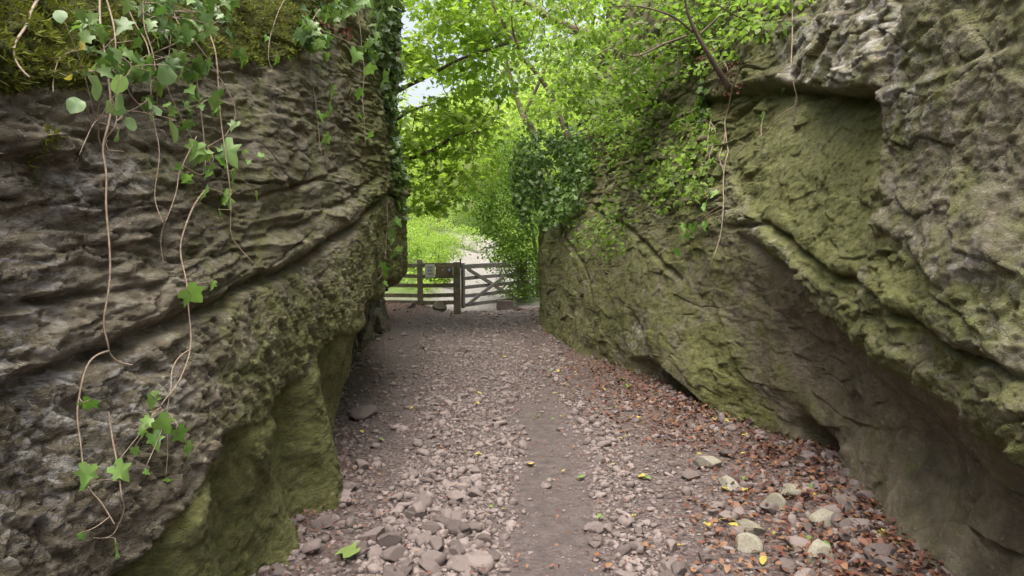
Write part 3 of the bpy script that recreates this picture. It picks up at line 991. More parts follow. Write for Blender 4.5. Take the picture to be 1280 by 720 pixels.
# the larger stones of the heap under the undercut face, one by one (pixel, radius px, material)
HEAP = [
    (911, 609, 14, 1, 'squarish pale green stone in the leaf litter, apart from the heap'),
    (1024, 698, 19, 1, 'large tapering stone with flat pale top nearest the camera in the heap'),
    (997, 685, 17, 0, 'pale pinkish rounded stone leaning on the large tapering stone'),
    (936, 687, 18, 1, 'broad flat green-tinged stone at the front edge of the heap'),
    (938, 664, 15, 1, 'dark olive rounded stone just behind the broad flat stone'),
    (1030, 652, 18, 1, 'oval grey stone lying in red leaves mid heap'),
    (1068, 660, 17, 0, 'grey stone wedged against the foot of the brown scooped wall'),
    (970, 637, 19, 1, 'long low mossy slab with a bright green leaf on it'),
    (1027, 611, 14, 0, 'grey boulder just in front of the dark hole'),
    (1048, 606, 15, 0, 'tall upright stone beside the dark hole'),
    (1100, 700, 24, 0, 'long slanting stone along the base of the brown wall'),
    (875, 578, 12, 0, 'pinkish stone with hollow top near the notch of the face'),
    (953, 597, 7, 0, 'small white pebble below the rock toe'),
    (905, 668, 8, 0, 'small white stone left of the olive stone'),
    (885, 583, 15, 1, 'grey stone at the leafy edge near the notch'),
    (990, 618, 16, 1, 'flat brown slab between red leaves below the rock toe'),
    (1060, 632, 15, 0, 'greyish stone behind the oval stone, touching the wall'),
    (880, 700, 11, 0, 'plain grey stone in the dark soil before the heap'),
]
for k, (px, py, rp, g, lab) in enumerate(HEAP):
    p = on_ground(px, py)
    put_stone((PROTO_G if g else PROTO)[k % 5], p[0], p[1], rp / F * p[1] * 0.92, lab, None, sink=0.45, z=p[2])
LANE = [(407, 604 + 60, 0, ''), ]
LANE = [(520, 644, 15, 'pale wedge shaped stone at the top of the cluster in the stony lane'),
        (487, 680, 16, 'leaning split stone in the middle of the lane cluster'),
        (465, 675, 14, 'flat topped pale stone at the left of the lane cluster'),
        (538, 664, 10, 'small rounded cream stone right of the lane cluster'),
        (549, 686, 14, 'square pinkish stone standing on edge below the cluster'),
        (597, 708, 16, 'large pale block at the near edge of the muddy strip'),
        (455, 692, 11, 'bright pale chip beside the broad green leaf'),
        (455, 523, 15, 'smooth grey stone at the foot of the green rock corner, farther up the path'),
        (391, 690, 14, 'grey stone with pale top close to the mossy foot'),
        (700, 538, 5, 'lone dark pebble on the smooth mud')]
for k, (px, py, rp, lab) in enumerate(LANE):
    p = on_ground(px, py)
    put_stone(PROTO[(k * 3) % 8], p[0], p[1], rp / F * p[1] * 1.05, lab, None, sink=0.2, z=p[2])

# ------------------------------------------------------------------ fallen leaves
def litter_density(X, Y):
    D = 1.5 * np.exp(-np.maximum(x_right(Y) - X - 0.15, 0) / 0.42) * (1 - sstep(7, 10.5, Y))
    D = np.maximum(D, 0.6 * np.exp(-np.maximum(X - x_left(Y), 0) / 0.18))
    D = np.maximum(D, 0.10 * (1 - sstep(9, 15, Y)))
    D = np.maximum(D, 0.55 * sstep(13, 15, Y) * sstep(-1.5, -2.3, X))
    D = np.maximum(D, 0.30 * sstep(7, 9, Y) * np.exp(-np.maximum(x_right(Y) - X, 0) / 0.3))
    return D * (0.25 + 1.0 * np.clip(fbm(np.c_[X, Y, 0 * X] * 2.1, 341, 3) + 0.35, 0, 1))


M_LITTER = leaf_material('dead_leaf_brown', (0.050, 0.026, 0.018), (0.23, 0.125, 0.065), 0.12, 0.6, 0.3, (1.2, 1, 0.8), (0.55, (0.150, 0.056, 0.037)))
LX, LY = scatter(52000, 2.6, 17, litter_density, 0.9)
n = len(LX)
tips = np.c_[RNG.normal(size=(n, 2)), RNG.normal(0, 0.35, n)]
ups = np.c_[RNG.normal(0, 0.45, (n, 2)), np.ones(n)]
half = n // 2
lz = ground_z(LX, LY) + RNG.uniform(0.006, 0.06, n)
litter = leaves('fallen_leaves', np.c_[LX, LY, lz], tips, ups, RNG.uniform(0.012, 0.048, n) * np.where(x_right(LY) - LX > 1.0, 0.6, 1.0), 'ovate', M_LITTER)
tag(litter, 'mass of curled red-brown dead leaves drifted along the rock feet', 'leaf litter', kind='stuff')

M_YEL = leaf_material('leaf_yellow', (0.36, 0.26, 0.04), (0.50, 0.42, 0.10), 0.25)
M_ORA = leaf_material('leaf_orange', (0.22, 0.09, 0.04), (0.32, 0.16, 0.06), 0.2)
M_GRE = leaf_material('leaf_fallen_green', (0.10, 0.165, 0.04), (0.19, 0.26, 0.075), 0.25)


def leaf_proto(shape, mat, seed):
    o = leaves('fallen_leaf', [(0, -0.45, 0)], [(0, 1, 0)], [(0, 0, 1)], [1.0], shape, mat)
    me = o.data
    bpy.data.objects.remove(o)
    return me


LP = {'y': [leaf_proto(s, M_YEL, k) for k, s in enumerate(('ovate', 'round', 'maple'))],
      'o': [leaf_proto(s, M_ORA, k) for k, s in enumerate(('ovate', 'maple'))],
      'g': [leaf_proto(s, M_GRE, k) for k, s in enumerate(('ovate', 'ivy'))]}


def put_leaf(me, p, size, label, group=None):
    o = bpy.data.objects.new('fallen_leaf', me); COL.objects.link(o)
    o.location = (p[0], p[1], p[2] + 0.022 + 0.01 * random.random()); o.scale = (size, size, size)
    o.rotation_euler = (random.uniform(-.45, .45), random.uniform(-.4, .4), random.uniform(0, 6.28))
    return tag(o, label, 'leaf', group)


for key, cnt, lab, grp in (('y', 55, 'yellow fallen leaf lying on the litter and stones beside the path', 'yellow fallen leaves'),
                           ('o', 45, 'orange fallen leaf lying on the litter and stones beside the path', 'orange fallen leaves'),
                           ('g', 40, 'green fallen leaf lying on the litter and stones beside the path', 'green fallen leaves')):
    a, b = scatter(3000, 2.8, 10.5, lambda X, Y: 0.75 * np.exp(-np.maximum(x_right(Y) - X - 0.1, 0) / 0.55) + 0.10, 1.0)
    for x, y in list(zip(a, b))[:cnt]:
        put_leaf(random.choice(LP[key]), (x, y, float(ground_z([x], [y])[0])), random.uniform(0.035, 0.06), lab, grp)
for px, py, key, s, lab in ((432, 698, 'g', 0.13, 'broad green leaf lying flat near the mossy foot of the left rock'),
                            (973, 630, 'g', 0.09, 'bright lime green leaf resting on the long low slab'),
                            (884, 662, 'y', 0.06, 'clean yellow oval leaf before the olive stone'),
                            (917, 664, 'y', 0.055, 'cream yellow leaf propped beside the olive stone'),
                            (932, 618, 'y', 0.06, 'pointed yellow leaf right of the squarish pale green stone'),
                            (785, 450 + 36, 'g', 0.09, 'pale green leaf on the stones at mid path')):
    p = on_ground(px, py)
    lf = put_leaf(LP[key][1 if px == 432 else 0], p, s, lab)
    lf.rotation_euler = (0.12, -0.1, px * 0.7); lf.location.z += 0.012
# ------------------------------------------------------------------ fence and gate
def wood_material(name, a, b, green):
    t = NT(name)
    v = t.coord((1, 1, 1), 'Object')
    g = t.noise(t.coord((3, 3, 3)), 9, 8, 0.7, 1.2)
    c = t.ramp(g, [(0.3, a), (0.7, b)])
    c = t.mix(t.math('MULTIPLY', t.step(t.noise(v, 5, 6, 0.7), 0.38, 0.62), green), c, (0.085, 0.105, 0.030))
    return t.done(t.bsdf(c, 0.85, t.bump(g, 0.5, 0.006), 0.25))


M_RAIL = wood_material('mossy_rail_wood', (0.14, 0.122, 0.09), (0.34, 0.30, 0.235), 0.7)
M_GATE = wood_material('grey_gate_wood', (0.15, 0.133, 0.122), (0.32, 0.29, 0.272), 0.25)
M_BOARD = wood_material('brown_board', (0.20, 0.155, 0.10), (0.31, 0.245, 0.17), 0.2)
M_IRON = plain_material('rusty_iron', [(0.3, (0.03, 0.027, 0.025)), (0.7, (0.09, 0.075, 0.065))], 30, 0.6)


def beam_mesh(name, p0, p1, w, h, mat, parent=None, bevel=0.008, up=(0, 0, 1), wear=0.004):
    """bevelled timber from p0 to p1; w across, h along the up side"""
    p0, p1 = Vector(p0), Vector(p1)
    a = (p1 - p0); L = a.length; a.normalize()
    up = Vector(up)
    if abs(a.dot(up)) > 0.95:
        up = Vector((0, 1, 0))
    x = a.cross(up).normalized(); z = x.cross(a)
    bm = bmesh.new()
    bmesh.ops.create_cube(bm, size=1)
    bmesh.ops.subdivide_edges(bm, edges=[e for e in bm.edges if abs((e.verts[0].co - e.verts[1].co).y) > .5], cuts=6, use_grid_fill=True)
    bmesh.ops.bevel(bm, geom=[e for e in bm.edges if len(e.link_faces) == 2 and e.calc_face_angle(0) > 0.5], offset=0.06, segments=1, affect='EDGES')
    c = (p0 + p1) / 2
    r = random.Random(int(abs(c.x * 977 + c.z * 331 + L * 71)))
    ph = [r.uniform(0, 6) for _ in range(4)]
    for v in bm.verts:
        q = v.co.copy()
        wob = wear * math.sin(q.y * 5 + ph[0]), wear * math.sin(q.y * 7 + ph[1])
        v.co = c + x * (q.x * w + wob[0]) + a * (q.y * L) + z * (q.z * h + wob[1])
    me = bpy.data.meshes.new(name); bm.to_mesh(me); bm.free()
    return link(name, me, mat, parent)


def join_into(objs, name, parent):
    """fuse several timbers that read as one part"""
    bm = bmesh.new()
    for o in objs:
        bm.from_mesh(o.data)
    me = bpy.data.meshes.new(name); bm.to_mesh(me); bm.free()
    mat = objs[0].data.materials[0]
    for o in objs:
        bpy.data.objects.remove(o)
    return link(name, me, mat, parent)


def gz(x, y):
    return float(ground_z([x], [y])[0])


FA, FB = (-1.33, 16.35), (-3.6, 16.75)          # fence line, gate post to the rock
fence = empty('slat_fence')
tag(fence, 'mossy five rail wooden fence between the dark rock and the gate', 'fence')
fpx = at(525.5, 382, 16.55)
beam_mesh('post', (fpx[0], 16.52, gz(fpx[0], 16.52) - 0.3), (fpx[0], 16.52, 1.30), 0.125, 0.115, M_RAIL, fence, up=(0, 1, 0))
beam_mesh('post', (FB[0] + 0.1, 16.72, -0.1), (FB[0] + 0.1, 16.72, 1.3), 0.13, 0.115, M_RAIL, fence, up=(0, 1, 0))
for py, pl in ((331, 332), (345.5, 344.8), (356.7, 356.7), (368.8, 369.4), (378, 378)):
    a, b = at(572, py, 16.42), at(500, pl, 16.64)
    e = b + (b - a) * (0.45)
    beam_mesh('rail', a, tuple(e), 0.045, 0.095, M_RAIL, fence, wear=0.008)

gp = at(571.5, 393, 16.3)
post = empty('gate_post', (gp[0], 16.3, 0)); tag(post, 'stout square gate post at the fence end of the gate, with a metal latch spike', 'post')
beam_mesh('shaft', (0, 0, -0.3), (0, 0, 1.245), 0.165, 0.16, M_RAIL, post, up=(0, 1, 0))
beam_mesh('latch', (0.085, -0.03, 1.10), (0.085, -0.03, 1.33), 0.03, 0.03, M_IRON, post)
gp2 = at(654.5, 382, 18.4)
post2 = empty('gate_post', (gp2[0], 18.4, 0)); tag(post2, 'hinge post of the gate, half hidden by the dark leafy tree', 'post')
beam_mesh('shaft', (0, 0, -0.3), (0, 0, 1.22), 0.19, 0.17, M_RAIL, post2, up=(0, 1, 0))
beam_mesh('hinge', (-0.10, -0.01, 0.98), (-0.30, -0.06, 0.98), 0.02, 0.04, M_IRON, post2)

G0 = np.array([gp[0] + 0.115, 16.36, 0]); G1 = np.array([gp2[0] - 0.12, 18.3, 0])
gate = empty('field_gate', tuple(G0), math.atan2(G1[1] - G0[1], G1[0] - G0[0]))
tag(gate, 'grey wooden five bar gate with crossed diagonal braces', 'gate')
GL = float(np.linalg.norm(G1 - G0))
for zc in (0.20, 0.42, 0.63, 0.85, 1.13):
    beam_mesh('rail', (0.04, 0, zc), (GL - 0.03, 0, zc + 0.03), 0.045, 0.085 if zc < 1 else 0.11, M_GATE, gate)
beam_mesh('stile', (0.035, -0.002, 0.13), (0.035, -0.002, 1.22), 0.072, 0.075, M_GATE, gate, up=(0, 1, 0))
beam_mesh('stile', (GL - 0.04, -0.002, 0.13), (GL - 0.04, -0.002, 1.26), 0.072, 0.085, M_GATE, gate, up=(0, 1, 0))
beam_mesh('brace', (0.14, -0.042, 1.09), (GL * 0.90, -0.042, 0.24), 0.028, 0.085, M_GATE, gate)
beam_mesh('brace', (0.12, -0.075, 0.22), (GL * 0.66, -0.075, 0.84), 0.028, 0.085, M_GATE, gate)

# boards on the fence
def board(name, px0, px1, py0, py1, Y, thick, mat):
    a, b = at(px0, py1, Y), at(px1, py0, Y)
    return beam_mesh(name, ((a[0]), Y, (a[2] + b[2]) / 2), (b[0], Y + (0.0), (a[2] + b[2]) / 2), thick, b[2] - a[2], mat, None, wear=0.001)


bo = board('sign_board', 544.5, 566, 331.5, 345.5, 16.36, 0.03, M_BOARD)
tag(bo, 'plain brown board with a small pale waymark disc, fixed to the fence rails', 'sign')
M_DISC = plain_material('waymark_white', [(0.3, (0.5, 0.52, 0.55)), (0.7, (0.62, 0.64, 0.66))], 20, 0.5, 0.1)
M_BLUE = plain_material('waymark_blue', [(0.3, (0.10, 0.16, 0.30)), (0.7, (0.14, 0.20, 0.36))], 20, 0.5, 0.1)


def disc(name, c, r, t_, mat, parent):
    bm = bmesh.new()
    bmesh.ops.create_cone(bm, cap_ends=True, segments=20, radius1=r, radius2=r, depth=t_)
    for v in bm.verts:
        v.co = Vector((v.co.x + c[0], v.co.z + c[1], v.co.y + c[2]))
    me = bpy.data.meshes.new(name); bm.to_mesh(me); bm.free()
    return link(name, me, mat, parent)


c = at(561.8, 337.5, 16.36)
dk = disc('waymark_disc', (c[0], 16.338, c[2]), 0.055, 0.008, M_BLUE, bo)
disc('disc_centre', (c[0], 16.331, c[2]), 0.030, 0.006, M_DISC, dk)
c = at(553.5, 337.5, 16.36)
disc('pale_mark', (c[0], 16.340, c[2]), 0.020, 0.006, M_DISC, bo)
M_NOTICE = plain_material('faded_notice', [(0.3, (0.70, 0.68, 0.70)), (0.7, (0.82, 0.81, 0.82))], 40, 0.5, 0.05)
M_SMUDGE = plain_material('faded_print', [(0.3, (0.42, 0.41, 0.44)), (0.7, (0.50, 0.49, 0.52))], 40, 0.6, 0.05)
no = board('notice', 531.5, 543.5, 330.5, 347, 16.33, 0.02, M_NOTICE)
tag(no, 'faded pale grey notice sheet on the fence beside the post', 'notice')
for k, (x0, x1, y0, y1) in enumerate(((534, 541, 333, 335), (534.5, 540, 337, 339.5), (535, 541, 341.5, 343.5))):
    s_ = board('faded_print', x0, x1, y0, y1, 16.317, 0.004, M_SMUDGE); s_.parent = no

p = on_ground(631, 388)
bm = bmesh.new(); bmesh.ops.create_cube(bm, size=1)
bmesh.ops.subdivide_edges(bm, edges=bm.edges[:], cuts=3, use_grid_fill=True)
bmesh.ops.bevel(bm, geom=[e for e in bm.edges if e.calc_face_angle(0) > 0.5], offset=0.07, segments=2, affect='EDGES')
for v in bm.verts:
    q = np.array([v.co[:]]) * 2.2 + 4
    v.co *= 1 + 0.10 * float(noise(q, 501)[0])
    v.co.x *= 0.40; v.co.y *= 0.30; v.co.z *= 0.26
me = bpy.data.meshes.new('stone_block'); bm.to_mesh(me); bm.free()
blk = link('stone_block', me, M_STONE); blk.location = (p[0], p[1] + .25, p[2] + 0.10); blk.rotation_euler = (0, 0.06, 0.15)
tag(blk, 'squared dark stone block sitting at the foot of the gate', 'stone')
p = on_ground(549, 388)
put_stone(PROTO_G[1], p[0], p[1], 0.15, 'rounded mossy boulder under the lowest fence rail', None, 'boulder', 0.1)
for px, py, r, lab in ((514, 384, .12, 'dark low rock at the foot of the middle fence post'), (560, 395, .13, 'flat dark stone at the foot of the stout gate post'), (648, 388, .12, 'small dark stone beside the squared block'), (577, 441, .10, 'low dark stone standing up from the path before the gate'), (528, 436, .06, 'dark pebble alone on the smooth wet earth before the fence')):
    p = on_ground(px, py)
    put_stone(PROTO[3], p[0], p[1], r, lab, None, 'loose_stone', 0.3)
# ------------------------------------------------------------------ plant materials
M_STEM = plain_material('vine_stem', [(0.3, (0.16, 0.115, 0.080)), (0.7, (0.34, 0.27, 0.20))], 40, 0.8)
M_BARK = plain_material('bark_brown', [(0.3, (0.060, 0.045, 0.034)), (0.7, (0.15, 0.115, 0.085))], 14, 0.9, 0.6, 0.01, (1, 1, 0.3))
M_BARKP = plain_material('bark_pale', [(0.3, (0.12, 0.095, 0.07)), (0.7, (0.26, 0.21, 0.155))], 14, 0.9, 0.6, 0.01, (1, 1, 0.3))
M_IVY = leaf_material('ivy_leaf', (0.060, 0.120, 0.028), (0.16, 0.245, 0.065), 0.30, 0.40, 0.45)
M_IVYL = leaf_material('ivy_leaf_young', (0.12, 0.24, 0.045), (0.25, 0.40, 0.11), 0.35, 0.40, 0.45)
M_IVYD = leaf_material('ivy_leaf_dark', (0.036, 0.068, 0.016), (0.12, 0.185, 0.045), 0.25, 0.42, 0.45)
M_ROUND = leaf_material('sallow_leaf', (0.13, 0.21, 0.085), (0.26, 0.36, 0.16), 0.3, 0.42, 0.4)
M_MAPLE = leaf_material('maple_leaf', (0.18, 0.26, 0.040), (0.34, 0.42, 0.095), 0.62, 0.45, 0.4)
M_HAZEL = leaf_material('hazel_leaf', (0.125, 0.20, 0.036), (0.26, 0.35, 0.085), 0.50, 0.5, 0.35)
M_DARK = leaf_material('hawthorn_leaf', (0.065, 0.125, 0.018), (0.20, 0.30, 0.050), 0.50, 0.45, 0.4)
M_FAR = leaf_material('wood_leaf', (0.23, 0.30, 0.060), (0.42, 0.50, 0.14), 0.62, 0.5, 0.3)
M_SHRUB = leaf_material('shrub_leaf', (0.21, 0.30, 0.055), (0.40, 0.50, 0.13), 0.50, 0.5, 0.3)
M_MOSSB = leaf_material('moss_blade', (0.048, 0.058, 0.008), (0.18, 0.195, 0.030), 0.2, 0.8, 0.15)


def vine(paths, bvh, rad, lab, lv=(), along=0, off=0.05, size=0.06, mat=M_IVYL, shape='ivy', group=None, cat='vine', name='ivy_vine', seed=1):
    """stem polylines surveyed on the rock, plus leaves: lv = [(px, py, size px)], along = random extra leaves on the stem"""
    r = np.random.default_rng(seed)
    tubes, S = [], []
    for k, pl in enumerate(paths):
        pts = []
        for j, (a, b) in enumerate(pl):
            q, n = on_rock(a, b, bvh, off * r.uniform(0.6, 1.5))
            if q is None:
                q = at(a, b, 2.6 if bvh is BVH_L else 6.0)
            pts.append(q)
        # keep the stem hanging free: no jumps deeper than its neighbours
        pts = np.array(pts)
        c = spline(pts, max(12, len(pts) * 7))
        c = c + 0.006 * np.c_[noise(c * 9 + 3, seed), noise(c * 9 + 7, seed), noise(c * 9, seed)]
        if k and S:
            nr = S[0][np.argmin(((S[0] - c[0]) ** 2).sum(1))]
            if np.linalg.norm(nr - c[0]) < 0.07:
                c = c + (nr - c[0]) * np.linspace(1, 0, len(c))[:, None] ** 2
        for it in range(4):                      # hang clear of the rock, then relax
            for j in range(len(c)):
                lo_, nn_, _, _ = bvh.find_nearest(Vector(c[j]))
                nn_ = np.array(nn_); nn_ = nn_ * (-1 if nn_ @ (c[j] - EYE) > 0 else 1)
                dd = (c[j] - np.array(lo_)) @ nn_
                if dd < 0.02:
                    c[j] = np.array(lo_) + nn_ * 0.02
            for q_ in range(9):
                c[1:-1] = (c[:-2] + 2 * c[1:-1] + c[2:]) / 4
        tubes.append(tube_arrays(c, np.linspace(rad, rad * 0.5, len(c)) * 0.78 * (1 if k == 0 else 0.8), 6))
        S.append(c)
    root = empty(name, tuple(S[0][0]))
    tag(root, lab, cat, group)
    P, T, U, Z, tw = [], [], [], [], []
    for (a, b, s) in lv:
        q, n = on_rock(a, b, bvh, off + 0.02)
        if q is None:
            continue
        dist = q[1]
        sz = s / F * dist * (0.85 if shape == 'round' else 1.0)
        ang = r.uniform(0, 6.28)
        t = np.array([math.cos(ang) * 0.7, math.sin(ang) * 0.5, -0.8])
        t = t - n * (t @ n) * 0.8
        P.append(q - t / np.linalg.norm(t) * sz * 0.5); T.append(t); Z.append(sz)
        U.append(n * 1.0 + r.normal(0, 0.35, 3) + np.array([0, 0, 0.25]))
        # a petiole to the nearest stem point
        allc = np.concatenate(S); near = allc[np.argmin(((allc - P[-1]) ** 2).sum(1))]
        if np.linalg.norm(near - P[-1]) < 0.45:
            mid = (near + P[-1]) / 2 + n * 0.02
            tw.append(tube_arrays(spline([near, mid, P[-1]], 6), rad * 0.32, 4))
    for k in range(along):
        c = S[k % len(S)]
        q = c[r.integers(0, len(c))]
        t = r.normal(size=3) * (0.8, 0.8, 0.5) + (0, 0, -0.5)
        sz = size * r.uniform(0.6, 1.25)
        P.append(q + r.normal(0, 0.012, 3)); T.append(t); Z.append(sz)
        U.append(np.array([1.0 if bvh is BVH_L else -0.8, -0.5, 0.4]) + r.normal(0, 0.35, 3))
    if P:
        leaves('leaves', np.array(P) - S[0][0], np.array(T), np.array(U), np.array(Z), shape, mat, root)
    V, Q = merge(tubes + tw)
    link('stem', fast_mesh('stem', V - S[0][0], Q, True), M_STEM, root)
    return root


r0 = np.random.default_rng(5)


def cloud(n, cx, cy, sx, sy, lo, hi):
    return [(cx + r0.normal() * sx, max(1, cy + r0.normal() * sy), r0.uniform(lo, hi)) for _ in range(n)]


# ---- the left face
vine([[(118, 1), (128, 40), (122, 130), (118, 200), (112, 280), (110, 360), (122, 425), (134, 455), (149, 471)], [(121, 425), (108, 470), (106, 540), (106, 600), (120, 642)]], BVH_L, 0.0058,
     'longest pale vine stem, forking into two above the bottom leaves of the left face',
     [(120, 481, 26), (100, 603, 30), (105, 655, 12)], off=0.075, seed=2)
vine([[(134, 520), (133, 560), (142, 600), (157, 640), (135, 672), (122, 690)]], BVH_L, 0.004, 'lowest thin curled vine ending in one bright leaf near the ground',
     [(123, 708, 24), (108, 624, 14)], seed=3)
vine([[(247, 1), (256, 40), (265, 90), (270, 180), (277, 240), (283, 290), (300, 333)], [(212, 3), (238, 55), (262, 95), (286, 145), (282, 160), (246, 183)]], BVH_L, 0.0055,
     'crossing pale vine stems, one bent back like an elbow, right of the leafy tangle',
     [(265, 258, 24), (285, 205, 36), (232, 187, 28), (228, 195, 26), (247, 205, 14), (232, 242, 26), (286, 170, 16), (275, 232, 20), (270, 262, 22), (255, 272, 16), (305, 250, 13), (258, 233, 14)], seed=4)
vine([[(246, 235), (224, 285), (222, 330), (229, 375), (229, 440), (213, 508), (206, 530)], [(226, 440), (215, 470), (216, 520)]], BVH_L, 0.005,
     'thin straight vine with one star leaf half way and a pale leaf cluster',
     [(230, 355, 36), (245, 358, 13), (184, 494, 22), (196, 522, 34), (205, 540, 26), (180, 535, 18), (165, 527, 13), (188, 560, 24), (212, 562, 24), (155, 585, 30), (208, 578, 16), (170, 610, 10), (176, 557, 14), (166, 540, 14)], seed=6)
vine([[(233, 175), (212, 215), (203, 260), (198, 318)]], BVH_L, 0.0035, 'bare short vine between the leafy tangle and the star leaf stem', seed=7)
vine([[(150, 2), (168, 50), (180, 100), (186, 160), (190, 220), (188, 278)]], BVH_L, 0.004, 'straight bare vine dropping behind the leafy tangle', seed=8)
vine([[(62, -3), (35, 35), (2, 68)]], BVH_L, 0.007, 'bare pale twig slanting across the moss in the top corner', off=0.08, cat='twig', name='twig', seed=9)
vine([[(100, 55), (105, 68), (140, 55)], [(52, 100), (80, 72), (110, 66)]], BVH_L, 0.003, 'thin brown twig arching over the moss with yellow leaves', [(72, 70, 15), (58, 74, 13)], mat=M_YEL, shape='ovate', cat='twig', name='twig', off=0.07, seed=10)
# leafy tangle
vine([[(128, 8), (135, 60), (150, 110), (175, 160)], [(205, 5), (215, 70), (222, 150), (240, 190)], [(160, 5), (175, 60), (182, 130)]], BVH_L, 0.0045,
     'dense tangle of glossy ivy leaves hanging over the mossy crest', 
     [(133, 5, 24), (147, 12, 20), (140, 55, 26), (165, 30, 20), (185, 18, 22), (175, 22, 20), (200, 20, 20), (205, 55, 20), (212, 72, 26), (200, 88, 24), (230, 82, 26), (250, 103, 22), (235, 83, 18), (248, 135, 26), (190, 72, 20), (165, 66, 18), (180, 45, 22), (195, 40, 22),
      (150, 78, 20), (160, 88, 16), (228, 97, 18), (240, 62, 16), (218, 25, 24), (268, 8, 20), (282, 25, 16), (280, 3, 24), (196, 100, 20), (175, 105, 20)]
     + cloud(60, 195, 55, 45, 36, 11, 24), mat=M_IVY, off=0.09, seed=11)
vine([[(122, 60), (128, 100), (124, 140), (120, 168)], [(122, 165), (100, 150), (70, 148)], [(122, 150), (150, 140), (180, 158)], [(120, 170), (108, 172)]], BVH_L, 0.004,
     'seedling shrub with round grey-green leaves rooted on the mossy ledge',
     [(66, 108, 38), (97, 134, 28), (74, 158, 28), (131, 173, 22), (120, 95, 30), (140, 60, 30), (108, 76, 24), (142, 92, 24), (104, 103, 22), (174, 109, 34), (176, 158, 36), (165, 170, 20), (143, 142, 18), (90, 168, 20), (50, 55, 22), (65, 52, 18), (112, 108, 20), (155, 116, 16)],
     mat=M_ROUND, shape='round', off=0.12, cat='plant', name='seedling_shrub', seed=12)
# small leaves on the layered face and the ivy along the far edge
vine([[(390, 8), (385, 60), (388, 110), (394, 150), (396, 190)]], BVH_L, 0.004, 'short ivy strand with a column of small pale leaves on the layered rock',
     [(395, 98, 15), (405, 113, 18), (396, 138, 14), (393, 157, 16), (397, 168, 16), (395, 182, 15), (402, 130, 14), (388, 60, 18), (400, 45, 22), (375, 60, 16), (380, 35, 26), (395, 25, 26), (408, 10, 24)], mat=M_IVYL, seed=13)
vine([[(345, 5), (330, 60), (333, 80)]], BVH_L, 0.003, 'tiny ivy strand at the lower moss edge', [(333, 76, 16), (320, 52, 9), (354, 83, 8)], seed=14)
vine([[(440, 5), (448, 60), (450, 110), (455, 180)]], BVH_L, 0.005, 'ivy strand with large bright leaves beside the dark edge ivy',
     [(436, 77, 22), (452, 83, 20), (448, 60, 18), (470, 100, 22), (438, 118, 16), (460, 70, 20), (452, 165, 16), (445, 155, 10), (438, 175, 9), (455, 20, 26), (440, 4, 30), (465, 28, 24), (425, 18, 26)], mat=M_IVYL, seed=15)
vine([[(480, 200), (484, 250), (482, 300), (480, 340), (471, 349), (461, 342)]], BVH_L, 0.0045, 'ivy strand down the overhang edge, ending in a looped stem with heart leaves',
     [(484, 275, 14), (482, 290, 14), (483, 300, 14), (490, 308, 12), (482, 318, 14), (482, 330, 14), (471, 342, 20), (494, 285, 14), (492, 262, 14), (488, 245, 12), (478, 348, 10)], mat=M_IVYL, seed=16)


def ivy_mass(name, lab, bvh, poly, n, size, mat, off=(0.02, 0.2), fallbackY=None, shape='ivy', cat='ivy', seed=0, stems=8, lit=None, tipz=-0.6):
    """ivy spread over the rock inside a surveyed outline"""
    r = np.random.default_rng(seed)
    poly = np.array(poly, float)
    lo, hi = poly.min(0), poly.max(0)
    P, T, U, Zs, M = [], [], [], [], []
    tries = 0
    cl = [(r.uniform(lo[0], hi[0]), r.uniform(lo[1], hi[1])) for _ in range(max(6, n // 22))]
    while len(P) < n and tries < n * 12:
        tries += 1
        c = cl[r.integers(len(cl))]
        a, b = c[0] + r.normal() * (hi[0] - lo[0]) * 0.05, c[1] + r.normal() * (hi[1] - lo[1]) * 0.05
        ins = False
        for k in range(len(poly)):
            (x1, y1), (x2, y2) = poly[k], poly[(k + 1) % len(poly)]
            if (y1 > b) != (y2 > b) and a < (x2 - x1) * (b - y1) / (y2 - y1) + x1:
                ins = not ins
        if not ins:
            continue
        q, nn = on_rock(a, b, bvh, r.uniform(*off))
        if q is None or (fallbackY and q[1] > fallbackY + 2.5):
            if fallbackY is None:
                continue
            q = at(a, b, fallbackY + r.uniform(-0.5, 0.5)); nn = np.array([0, -1.0, 0.3])
        P.append(q); U.append(nn + (0, 0, 0.5) + r.normal(0, 0.4, 3)); T.append(r.normal(size=3) * (1, 1, 0.5) + (0, 0, tipz)); Zs.append(size * r.uniform(0.6, 1.3))
    P = np.array(P)
    root = empty(name, tuple(P.mean(0))); tag(root, lab, cat)
    o = P.mean(0)
    leaves('leaves', P - o, np.array(T), np.array(U), np.array(Zs), shape, mat, root)
    tb = []
    for k in range(stems):
        s = P[r.integers(len(P))]
        d = ((P - s) ** 2).sum(1); ch = P[np.argsort(d)[[0, min(15, len(P) - 1), min(50, len(P) - 1), min(110, len(P) - 1)]]]
        ch = ch[np.argsort(-ch[:, 2])]
        tb.append(tube_arrays(spline(ch - o, 16), 0.003, 5))
    V, Q = merge(tb)
    link('stems', fast_mesh('stems', V, Q, True), M_STEM, root)
    return root


